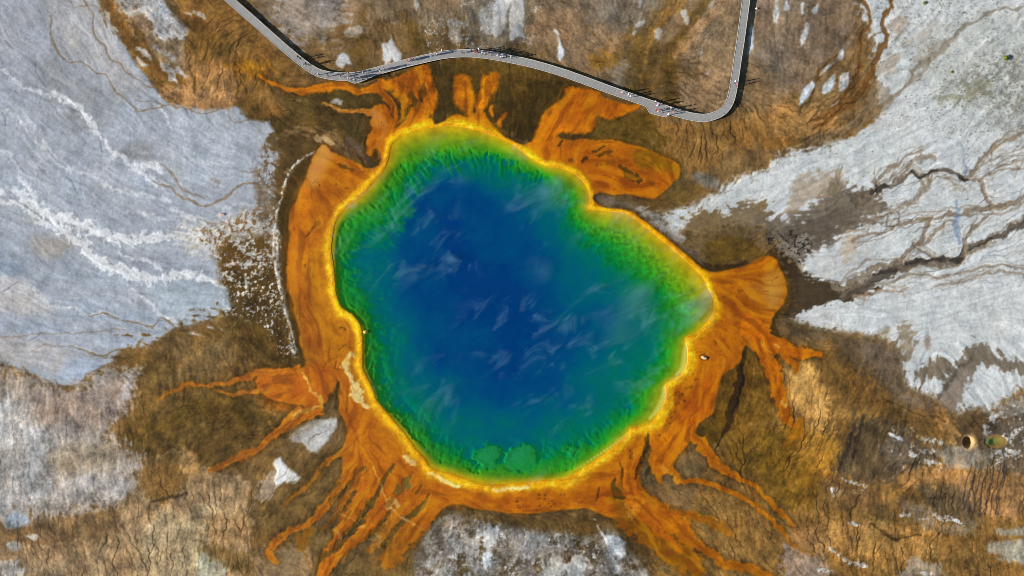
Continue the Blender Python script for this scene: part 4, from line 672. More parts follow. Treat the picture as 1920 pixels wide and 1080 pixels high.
C[..., 1] *= 1 + .03 * MAT
C = np.clip(C, .01, .97)
crusty = np.clip(1 - A_ST / .09, 0, 1) * (1 - MAT) * dry
Z += crusty * (.055 * sm(.30, .48, MARB) + .05 * sm(-.65, -.47, MARB) + .03 * sm(1.1, 1.25, MARB)) * (.5 + .5 * sm(-.4, .5, MOT))   # low crust edges on the sinter
Z += dry * (1 - .75 * MAT) * ((.010 + .008 * np.clip(A_ST * 6, 0, 1)) * GRAIN + .003 * LONG)
Z += dry * (.003 * STREAK * np.clip(A_ST * 5, .2, 1) * (1 - .6 * MAT) + .010 * BROAD * np.clip(A_ST * 5, .2, 1) * (1 - .7 * MAT) + .012 * W2 * (1 - .8 * MAT) - .04 * r)
Z += dry * (.06 + .5 * np.clip(A_ST, 0, .25)) * np.clip(W1, -1, 1) * (1 - np.exp(-np.clip(-SD, 0, None) / 160)) * (1 - MAT * .8)
Z += dry * (.03 + .07 * np.exp(-((-SD - 5) / 5) ** 2))              # low lip round the pool
ur, vr = U * .81 - V * .59, U * .59 + V * .81
OPT = np.where(wet, DEPTH * (1 + .055 * fbm(ur / 3.2, vr, 13, 951, 4, .65) * sm(1.6, 2.4, Q) + .05 * W1 + (.02 + .07 * lobe(-140, 50) + .05 * lobe(110, 60)) * BROAD * sm(1.0, 1.6, Q) * (1 - sm(1.8, 2.5, Q)) + .05 * FINE + .06 * W2 + .20 * fbm(U, V, 80, 881, 5, .6) * sm(1.2, 2.5, Q)), 0).clip(0, 14)   # optical depth of the water
Z = np.where(wet, -DEPTH * .38, Z)
# ---------------------------------------------------------------- vent pit and side pool are cut into the ground
def px(u, v, z=0.0): return ((u - 960) * S, (540 - v) * S, z)
vent = sm(1.25, .75, np.hypot((U - 1815.5) / 8.5, (V - 829.5) / 9.5) + .10 * W2)
Z -= vent * 2.6
C += (hx((196,164,112)) - C) * (sm(2.1, 1.0, np.hypot((U - 1818) / 8.5, (V - 829.5) / 9.5)) * .85)[..., None]
sp = np.hypot((U - 1867) / 21, (V - 828) / 12.5) + .10 * W2
spring = sm(1.15, .9, sp)
C += (hx((160,120,62)) - C) * (spring * .95)[..., None]
C += (hx((128,150,100)) - C) * (sm(.75, .2, np.hypot((U - 1858) / 17, (V - 827) / 11)) * .9)[..., None]
Z = np.where(sp < 1.25, Z * (1 - spring) - spring * (.12 + .6 * sm(.8, .1, sp)), Z)

def lin(c): return np.where(c <= .04045, c / 12.92, ((c + .055) / 1.055) ** 2.4)
ALB = np.clip(lin(C) * (1 + MAT[..., None] * np.array([.08, -.01, -.35])) * np.array([1.0, .985, .93]) * (1 - .12 * (MAT * (1 - np.clip(halo * 1.6, 0, 1)))[..., None]), 0.003, .86).astype(np.float32)

# ---------------------------------------------------------------- node helpers
def mat_new(name):
    m = bpy.data.materials.new(name); m.use_nodes = True
    return m, m.node_tree.nodes, m.node_tree.links, m.node_tree.nodes['Principled BSDF']
def ground_mat(name, rough, bump, tint):
    m, n, l, b = mat_new(name)
    a = n.new('ShaderNodeAttribute'); a.attribute_name = 'albedo'
    g = n.new('ShaderNodeNewGeometry')
    n1 = n.new('ShaderNodeTexNoise'); n1.inputs['Scale'].default_value = 2.6; n1.inputs['Detail'].default_value = 4; n1.inputs['Roughness'].default_value = .7
    l.new(g.outputs['Position'], n1.inputs['Vector'])
    r = n.new('ShaderNodeMapRange'); r.inputs['From Min'].default_value = .25; r.inputs['From Max'].default_value = .75
    r.inputs['To Min'].default_value = 1 - tint; r.inputs['To Max'].default_value = 1 + tint
    l.new(n1.outputs['Fac'], r.inputs['Value'])
    x = n.new('ShaderNodeVectorMath'); x.operation = 'SCALE'
    l.new(a.outputs['Color'], x.inputs[0]); l.new(r.outputs['Result'], x.inputs['Scale'])
    l.new(x.outputs['Vector'], b.inputs['Base Color'])
    bp = n.new('ShaderNodeBump'); bp.inputs['Strength'].default_value = bump; bp.inputs['Distance'].default_value = .06
    l.new(n1.outputs['Fac'], bp.inputs['Height']); l.new(bp.outputs['Normal'], b.inputs['Normal'])
    b.inputs['Roughness'].default_value = rough; b.inputs['Specular IOR Level'].default_value = .12
    return m
M_GROUND = ground_mat('sinter_and_brown_mat', .9, .14, .12)
M_MAT = ground_mat('orange_microbial_mat', .55, .08, .06)
M_BED = ground_mat('pool_bed', .9, .3, .12)
def plain(name, rgb, rough=.8, var=.12, scale=6.0, metal=0):
    m, n, l, b = mat_new(name)
    g = n.new('ShaderNodeTexCoord')
    t = n.new('ShaderNodeTexNoise'); t.inputs['Scale'].default_value = scale; t.inputs['Detail'].default_value = 3
    l.new(g.outputs['Object'], t.inputs['Vector'])
    r = n.new('ShaderNodeMapRange'); r.inputs['To Min'].default_value = 1 - var * 2; r.inputs['To Max'].default_value = 1 + var * 2
    l.new(t.outputs['Fac'], r.inputs['Value'])
    x = n.new('ShaderNodeVectorMath'); x.operation = 'SCALE'; x.inputs[0].default_value = lin(hx(rgb))
    l.new(r.outputs['Result'], x.inputs['Scale']); l.new(x.outputs['Vector'], b.inputs['Base Color'])
    b.inputs['Roughness'].default_value = rough
    return m

# ---------------------------------------------------------------- ground sheet: fine grid under the photograph, widening steps to the horizon
def ring():
    out, d, st = [], 0.0, PITCH
    while d < 24000: st *= 1.17; d += st; out.append(d)
    return np.array(out)
rg = ring()
gu = np.concatenate([us[0] - rg[::-1], us, us[-1] + rg]); gv = np.concatenate([vs[0] - rg[::-1], vs, vs[-1] + rg])
def refl(x, lo, hi):
    t = np.mod(x - lo, 2 * (hi - lo)); return lo + np.where(t > hi - lo, 2 * (hi - lo) - t, t)
iu = np.clip(np.round((refl(gu, us[0], us[-1]) - us[0]) / PITCH), 0, NX - 1).astype(int)
iv = np.clip(np.round((refl(gv, vs[0], vs[-1]) - vs[0]) / PITCH), 0, NY - 1).astype(int)
k = len(rg)
out_u = np.maximum(us[0] - gu, gu - us[-1]).clip(0); out_v = np.maximum(vs[0] - gv, gv - vs[-1]).clip(0)
out = np.maximum(out_u[None, :], out_v[:, None])
fade = np.exp(-out / 120.0)                                   # far country settles to plain pale sinter
ALBG = ALB[iv][:, iu]; ZG = Z[iv][:, iu]; MATG = MAT[iv][:, iu]; WETG = wet[iv][:, iu] & (out < 1)
ALBG = ALBG * fade[..., None] + lin(hx((168,156,140))) * (1 - fade[..., None])
ZG = np.where(out > 0, ZG.clip(-.2, .4) * fade, ZG); MATG = np.where(out > 0, 0, MATG)
GYn, GXn = len(gv), len(gu)
PX = ((gu - 960) * S)[None, :].repeat(GYn, 0); PY = ((540 - gv) * S)[:, None].repeat(GXn, 1)
VERT = np.stack([PX, PY, ZG], -1).reshape(-1, 3).astype(np.float32); ALBV = ALBG.reshape(-1, 3).astype(np.float32)
jj, ii = np.meshgrid(np.arange(GYn - 1), np.arange(GXn - 1), indexing='ij')
f0 = jj * GXn + ii
FACE = np.stack([f0 + GXn, f0 + GXn + 1, f0 + 1, f0], -1).reshape(-1, 4)
def favg(a): return (a[:-1, :-1] + a[1:, :-1] + a[:-1, 1:] + a[1:, 1:]).ravel() / 4
fw = favg(WETG.astype(np.float32)) > .5
fm = (favg(MATG) > .5) & ~fw
def sheet(name, mask, mat):
    F = FACE[mask]; used = np.zeros(len(VERT), bool); used[F.ravel()] = True
    idx = np.cumsum(used) - 1; F = idx[F]; P = VERT[used]; A = ALBV[used]
    me = bpy.data.meshes.new(name)
    me.vertices.add(len(P)); me.vertices.foreach_set('co', P.ravel())
    me.loops.add(len(F) * 4); me.loops.foreach_set('vertex_index', F.ravel().astype(np.int32))
    me.polygons.add(len(F)); me.polygons.foreach_set('loop_start', np.arange(0, len(F) * 4, 4, dtype=np.int32))
    me.update(calc_edges=True)
    me.polygons.foreach_set('use_smooth', np.ones(len(F), bool))
    at = me.attributes.new('albedo', 'FLOAT_COLOR', 'POINT')
    at.data.foreach_set('color', np.concatenate([A, np.ones((len(A), 1), np.float32)], 1).ravel())
    me.materials.append(mat)
    o = bpy.data.objects.new(name, me); COLL.objects.link(o); o['kind'] = 'structure'
    return o
sheet('ground', ~fw & ~fm, M_GROUND)['label'] = 'pale sinter and brown bacterial ground with runoff rills'
sheet('microbial_mat', fm, M_MAT)['label'] = 'orange and yellow microbial mat ringing the blue pool'
sheet('pool_bed', fw, M_BED)['label'] = 'sunken bed of the pool, yellow shelf dropping into blue depth'

# ---------------------------------------------------------------- water
def water_mat():
    m, n, l, b = mat_new('pool_water'); n.remove(b); outn = n['Material Output']
    a = n.new('ShaderNodeAttribute'); a.attribute_name = 'depth'
    def math_(op, *v):
        q = n.new('ShaderNodeMath'); q.operation = op
        for i, x in enumerate(v):
            if isinstance(x, (int, float)): q.inputs[i].default_value = x
            else: l.new(x, q.inputs[i])
        return q.outputs[0]
    d = a.outputs['Fac']
    fac = math_('SUBTRACT', 1.0, math_('EXPONENT', math_('MULTIPLY', d, -.25)))
    comb = n.new('ShaderNodeCombineXYZ')
    for i, kk in enumerate((-.30, -.03, -.04)): l.new(math_('EXPONENT', math_('MULTIPLY', d, kk)), comb.inputs[i])
    tr = n.new('ShaderNodeBsdfTransparent'); l.new(comb.outputs[0], tr.inputs['Color'])
    cr = n.new('ShaderNodeValToRGB'); l.new(math_('DIVIDE', d, 11.0), cr.inputs[0])
    el = cr.color_ramp.elements
    stops = ((0, (90,150,20)), (.10, (50,150,30)), (.20, (8,138,60)), (.36, (0,122,102)), (.54, (0,100,118)), (.74, (0,76,122)), (1.0, (0,58,116)))
    while len(el) < len(stops): el.new(.5)
    for e, (p, c) in zip(el, stops): e.position = p; e.color = (*lin(hx(c)), 1)
    df = n.new('ShaderNodeBsdfDiffuse'); l.new(cr.outputs[0], df.inputs['Color'])
    mx = n.new('ShaderNodeMixShader'); l.new(fac, mx.inputs[0]); l.new(tr.outputs[0], mx.inputs[1]); l.new(df.outputs[0], mx.inputs[2])
    g = n.new('ShaderNodeNewGeometry')
    wv = n.new('ShaderNodeTexNoise'); wv.inputs['Scale'].default_value = 1.6; wv.inputs['Detail'].default_value = 3
    mp = n.new('ShaderNodeMapping'); mp.inputs['Rotation'].default_value = (0, 0, .6); mp.inputs['Scale'].default_value = (.5, 1.4, 1)
    l.new(g.outputs['Position'], mp.inputs[0]); l.new(mp.outputs[0], wv.inputs['Vector'])
    bp = n.new('ShaderNodeBump'); bp.inputs['Strength'].default_value = .25; bp.inputs['Distance'].default_value = .03
    l.new(wv.outputs['Fac'], bp.inputs['Height'])
    gl = n.new('ShaderNodeBsdfGlossy'); gl.inputs['Roughness'].default_value = .06; l.new(bp.outputs[0], gl.inputs['Normal'])
    lw = n.new('ShaderNodeLayerWeight'); lw.inputs['Blend'].default_value = .5; l.new(bp.outputs[0], lw.inputs['Normal'])
    frv = math_('ADD', math_('MULTIPLY', math_('POWER', lw.outputs['Facing'], 5.0), .98), .02)
    m2 = n.new('ShaderNodeMixShader'); l.new(frv, m2.inputs[0]); l.new(mx.outputs[0], m2.inputs[1]); l.new(gl.outputs[0], m2.inputs[2])
    l.new(m2.outputs[0], outn.inputs['Surface'])
    return m
M_WATER = water_mat()
def water(name, mask, dep, label):
    st = 2
    d_, m_ = dep[::st, ::st], mask[::st, ::st]
    h, w_ = d_.shape
    P = np.stack([(U[::st, ::st] - 960) * S, (540 - V[::st, ::st]) * S, np.zeros_like(d_)], -1).reshape(-1, 3)
    j, i = np.meshgrid(np.arange(h - 1), np.arange(w_ - 1), indexing='ij'); f = (j * w_ + i)
    keep = (m_[:-1, :-1] | m_[1:, :-1] | m_[:-1, 1:] | m_[1:, 1:]).ravel()
    F = np.stack([f + w_, f + w_ + 1, f + 1, f], -1).reshape(-1, 4)[keep]
    used = np.zeros(len(P), bool); used[F.ravel()] = True; idx = np.cumsum(used) - 1
    me = bpy.data.meshes.new(name); me.from_pydata(P[used].tolist(), [], idx[F].tolist()); me.update()
    at = me.attributes.new('depth', 'FLOAT', 'POINT'); at.data.foreach_set('value', d_.ravel()[used].astype(np.float32))
    me.materials.append(M_WATER)
    o = bpy.data.objects.new(name, me); COLL.objects.link(o); o['kind'] = 'structure'; o['label'] = label
    return o
DSM = np.clip(-Z, 0, 30)
water('pool_water', wet, OPT, 'deep blue hot spring water turning green towards its rim')
water('side_spring_water', sp < 1.2, np.where(sp < 1.3, np.clip(-Z, 0, 2), 0), 'small tan and green hot pool in the lower right')
# ---------------------------------------------------------------- boardwalk
DECK = 0.70
def tag(o, label, cat, group=None):
    o['label'] = label; o['category'] = cat
    if group: o['group'] = group
    return o
def mesh_obj(name, verts, faces, mat, parent=None, smooth_=False):
    me = bpy.data.meshes.new(name); me.from_pydata([tuple(map(float, v)) for v in verts], [], [tuple(map(int, f)) for f in faces]); me.update()
    if smooth_: me.polygons.foreach_set('use_smooth', np.ones(len(me.polygons), bool))
    me.materials.append(mat)
    o = bpy.data.objects.new(name, me); COLL.objects.link(o)
    if parent: o.parent = parent
    return o
CUBE_F = np.array([(0,3,2,1),(4,5,6,7),(0,1,5,4),(1,2,6,5),(2,3,7,6),(3,0,4,7)])
PATH = [(215,-208),(330,-97),(380,-49),(431,0),(480,43),(534,91),(569,119.5),(587,132),(604,140),(634,145),(668,144),(703,136),(756,121.5),(805,110),(830,105),(855,102),(880,101.5),(905,103.5),(932,107.5),(960,113),(997,121),(1060,139.5),(1135,167),(1212,194),(1262,211),(1293,219.5),(1317,222.5),(1336,219),(1354,210),(1366,194),(1372,173),(1376,150),(1381,115),(1386.5,80),(1392,40),(1397.5,0),(1404,-48),(1412,-110),(1420,-180),(1426,-260)]
pp = smooth(PATH, False, 8).astype(np.float64)[::4]            # straight sections between the bends
seg = np.hypot(*np.diff(pp, axis=0).T); arc = np.concatenate([[0], np.cumsum(seg)])
def at_arc(s): return np.interp(s, arc, pp[:, 0]), np.interp(s, arc, pp[:, 1])
def arc_of(u, v): return arc[np.argmin(np.hypot(pp[:, 0] - u, pp[:, 1] - v))]
b1, b1e = arc_of(652, 145), arc_of(712, 134); b2, b2e = arc_of(1214, 195), arc_of(1266, 212)
def half(s):                                       # (left, right) half widths in px; the right (south) side widens into two viewing platforms
    r = 7.0
    r += np.interp(s, [b1, b1 + 14, b1 + 20, b1e], [0, 6.5, 6.0, 0]) + np.interp(s, [b2, b2 + 11, b2 + 42, b2 + 48], [0, 9.5, 7.0, 0])
    return 7.0, r
def frame(s):
    u, v = at_arc(s); u2, v2 = at_arc(s + 1); u1, v1 = at_arc(s - 1)
    t = np.array([u2 - u1, v2 - v1]); t /= np.hypot(*t)
    return np.array([u, v]), t, np.array([-t[1], t[0]])       # tangent, normal to the right-hand (image-down) side
walk = bpy.data.objects.new('boardwalk', None); COLL.objects.link(walk); walk.location = px(880, 101.5, 0)
tag(walk, 'long grey wooden boardwalk bending round the north side of the pool', 'boardwalk')
WO = np.array(px(880, 101.5, 0))
m, n, l, b = mat_new('weathered_deck')
a = n.new('ShaderNodeAttribute'); a.attribute_name = 'tone'
t = n.new('ShaderNodeTexNoise'); t.inputs['Scale'].default_value = 1.2; t.inputs['Detail'].default_value = 4
g = n.new('ShaderNodeNewGeometry'); l.new(g.outputs['Position'], t.inputs['Vector'])
mr = n.new('ShaderNodeMapRange'); mr.inputs['To Min'].default_value = .86; mr.inputs['To Max'].default_value = 1.14; l.new(t.outputs['Fac'], mr.inputs['Value'])
mu = n.new('ShaderNodeMath'); mu.operation = 'MULTIPLY'; l.new(a.outputs['Fac'], mu.inputs[0]); l.new(mr.outputs['Result'], mu.inputs[1])
sc_ = n.new('ShaderNodeVectorMath'); sc_.operation = 'SCALE'; sc_.inputs[0].default_value = lin(hx((156,153,147))); l.new(mu.outputs[0], sc_.inputs['Scale'])
l.new(sc_.outputs['Vector'], b.inputs['Base Color']); b.inputs['Roughness'].default_value = .8
M_DECK = m
M_EDGE = plain('pale_edge_timber', (206,198,184), .8, .06, 2.0)
M_POST = plain('dark_post_timber', (96,82,66), .9)
rnd = random.Random(5)
step = 0.155 / S; gap = 0.005 / S
Vv, Ff, tone = [], [], []
s = step
sect = 0
joint_arcs = []
while s < arc[-1] - step:
    hl, hr = half(s); p, tt, nn = frame(s)
    h = (step - gap) / 2
    zt, zb = DECK + rnd.uniform(-.004, .004), DECK - .045
    base_i = len(Vv)
    for z in (zb, zt):
        for a_, o_ in ((-h, -hl), (h, -hl), (h, hr), (-h, hr)):
            q = p + tt * a_ + nn * o_; Vv.append((*px(*q)[:2], z))
    Ff += [tuple(base_i + x for x in f) for f in ((0,1,2,3),(7,6,5,4),(4,5,1,0),(5,6,2,1),(6,7,3,2),(7,4,0,3))]
    sect += 1
    jt = sect % 24 == 0
    if jt: joint_arcs.append(s)
    tone += [1.18 if jt else rnd.uniform(.90, 1.06) * (1 + .05 * math.sin(s * .021))] * 8
    s += step
Vv = np.array(Vv) - WO
deck = mesh_obj('deck_planks', Vv, Ff, M_DECK, walk); deck['kind'] = 'stuff'
at = deck.data.attributes.new('tone', 'FLOAT', 'POINT'); at.data.foreach_set('value', np.array(tone, np.float32))
def strip(name, side, off0, off1, z0, z1, mat, sa=2, sb=None):
    ss = np.arange(sa, sb or arc[-1] - 2, 3.0); v, f = [], []
    for s_ in ss:
        hl, hr = half(s_); p, tt, nn = frame(s_)
        e = -hl if side < 0 else hr
        for o_, z in ((e + off0 * side, z0), (e + off1 * side, z0), (e + off1 * side, z1), (e + off0 * side, z1)):
            q = p + nn * o_; v.append((*px(*q)[:2], z))
    for i in range(len(ss) - 1):
        for a_ in range(4):
            c_ = (a_ + 1) % 4; f.append((i*4+a_, i*4+c_, i*4+4+c_, i*4+4+a_))
    f += [(0,1,2,3), tuple(len(v) - 4 + x for x in (3,2,1,0))]
    return mesh_obj(name, np.array(v) - WO, f, mat, walk)
for side in (-1, 1):
    strip('edge_rail', side, -.35, .55, DECK + .012, DECK + .05, M_EDGE)
    strip('stringer', side, -1.6, -.9, DECK - .26, DECK - .05, M_POST)
pm = None
for s_ in np.arange(6, arc[-1] - 6, 22.0):
    hl, hr = half(s_); p, tt, nn = frame(s_)
    if not (-60 < p[0] < 1980 and -60 < p[1] < 1140): continue
    for o_ in (-hl + 1.2, hr - 1.2):
        q = p + nn * o_
        if pm is None:
            v = [(x, y, z) for z in (0, 1) for x, y in ((-.07,-.07),(.07,-.07),(.07,.07),(-.07,.07))]
            po = mesh_obj('post', np.array(v) * (1, 1, .9) + (0, 0, -.62), CUBE_F, M_POST, walk); pm = po
        else:
            po = pm.copy(); COLL.objects.link(po); po.parent = walk
        po.location = Vector((*px(*q)[:2], DECK - .27 - .01)) - Vector(WO)

# ---------------------------------------------------------------- people: one skinned body per pose, copied
def build_body(name, legs, arms, lean=0.0):
    """legs: ((knee y, foot y, foot z) left, right); arms: (elbow, hand) left, right; +y is forward"""
    J, E, R = [], [], []
    def add(p, r, par=None):
        J.append(p); R.append(r)
        if par is not None: E.append((par, len(J) - 1))
        return len(J) - 1
    pel = add((0, 0, .95), (.155, .115)); wa = add((0, lean * .3, 1.10), (.135, .10), pel); ch = add((0, lean * .7, 1.30), (.165, .115), wa)
    nb = add((0, lean, 1.46), (.07, .065), ch); nk = add((0, lean + .01, 1.53), (.055, .058), nb)
    hd = add((0, lean + .03, 1.62), (.078, .092), nk); ht = add((0, lean + .02, 1.72), (.06, .072), hd)
    add((0, lean + .115, 1.615), (.016, .016), hd)                                # nose
    for sx, (ky, fy, fz) in zip((-1, 1), legs):
        hp = add((sx * .095, 0, .88), (.095, .10), pel); kn = add((sx * .10, ky, .49), (.062, .066), hp)
        an = add((sx * .10, fy, .09 + fz), (.042, .046), kn); add((sx * .115, fy + .16, .04 + fz), (.042, .032), an)
    for sx, (eb, hn) in zip((-1, 1), arms):
        sh = add((sx * .19, lean * .9, 1.40), (.062, .062), ch); el = add((sx * eb[0], eb[1], eb[2]), (.043, .043), sh)
        wr = add((sx * hn[0], hn[1], hn[2]), (.029, .033), el)
        dv = (Vector(hn) - Vector(eb)).normalized()
        pa = add((sx * (hn[0] + dv.x * .07), hn[1] + dv.y * .07, hn[2] + dv.z * .07), (.02, .036), wr)
        add((sx * (hn[0] + dv.x * .15), hn[1] + dv.y * .15 + .015, hn[2] + dv.z * .15), (.012, .03), pa)
        add((sx * (hn[0] + dv.x * .08 - .02), hn[1] + dv.y * .08 + .055, hn[2] + dv.z * .08), (.011, .012), wr)   # thumb
    me = bpy.data.meshes.new(name); me.from_pydata(J, E, [])
    o = bpy.data.objects.new(name, me); COLL.objects.link(o)
    sk = o.modifiers.new('skin', 'SKIN'); sk.use_smooth_shade = True
    for i, r in enumerate(R):
        me.skin_vertices[0].data[i].radius = r; me.skin_vertices[0].data[i].use_root = (i == 0)
    su = o.modifiers.new('sub', 'SUBSURF'); su.levels = 1; su.render_levels = 1
    bpy.context.view_layer.update()
    ev = o.evaluated_get(bpy.context.evaluated_depsgraph_get())
    m2 = bpy.data.meshes.new_from_object(ev); m2.name = name
    bpy.data.objects.remove(o); bpy.data.meshes.remove(me)
    return m2
POSES = [
  build_body('body', ((.02, -.02, 0), (.03, 0, 0)), (((.25, -.03, 1.14), (.27, .06, .90)), ((.25, -.03, 1.14), (.27, .05, .90)))),
  build_body('body', ((.20, .24, 0), (-.02, -.30, .05)), (((.25, -.14, 1.16), (.26, -.16, .92)), ((.25, .08, 1.15), (.24, .26, 1.00))), .05),
  build_body('body', ((-.04, -.28, .05), (.18, .26, 0)), (((.25, .10, 1.15), (.24, .28, 1.00)), ((.25, -.12, 1.16), (.26, -.14, .92))), .04),
  build_body('body', ((.02, 0, 0), (.02, .03, 0)), (((.27, .12, 1.22), (.09, .30, 1.48)), ((.27, .12, 1.22), (.09, .30, 1.48)))),
]
SKIN_M = plain('skin', (196,150,122), .6, .03)
def person_slots(me):
    for _ in range(4): me.materials.append(SKIN_M)
    for p in me.polygons:
        c = p.center; z, x = c.z, abs(c.x)
        if z > 1.47: k_ = 0
        elif z < .10: k_ = 3
        elif z < .97 and x < .21: k_ = 2
        elif x > .2 and z < 1.12: k_ = 0
        else: k_ = 1
        p.material_index = k_
for me in POSES: person_slots(me)
def dome(name, c, r, z0, brim=0.0):
    v, f = [], []; N, K = 10, 4
    prof = [(r[0] * math.cos(k_ / K * 1.45), r[2] * math.sin(k_ / K * 1.5)) for k_ in range(K + 1)]
    if brim: prof = [(r[0] * .98, -.012), (r[0] + brim, -.018), (r[0] + brim, -.004)] + prof
    for rr, zz in prof:
        for a_ in range(N): v.append((c[0] + rr * math.cos(a_ * 2 * math.pi / N), c[1] + rr * r[1] / r[0] * math.sin(a_ * 2 * math.pi / N), z0 + zz))
    for k_ in range(len(prof) - 1):
        for a_ in range(N):
            b_ = (a_ + 1) % N; f.append((k_*N+a_, k_*N+b_, k_*N+N+b_, k_*N+N+a_))
    f.append(tuple((len(prof) - 1) * N + a_ for a_ in range(N)))
    me = bpy.data.meshes.new(name); me.from_pydata(v, [], f); me.update(); me.polygons.foreach_set('use_smooth', np.ones(len(f), bool))
    return me
HAIR = dome('hair', (0, .015, 0), (.098, .112, .12), 1.635); HAT = dome('hat', (0, .02, 0), (.10, .115, .12), 1.665, .075)
mats = {}
def cm(rgb):
    if rgb not in mats: mats[rgb] = plain('cloth_%d' % len(mats), rgb, .85, .05)
    return mats[rgb]
WHI, CRM, RED, MAR, PNK, NAV, BLU, PUR, GRN, GRY, BLK, YEL, ORA, CYA, BRN, LIL, LBL = (226,226,224), (226,214,186), (190,34,40), (120,30,44), (220,150,160), (26,34,64), (40,72,168), (104,60,140), (50,120,84), (140,144,150), (30,30,34), (222,190,50), (226,120,60), (60,176,200), (110,78,54), (176,150,190), (140,170,210)
SHO = (40, 38, 38)
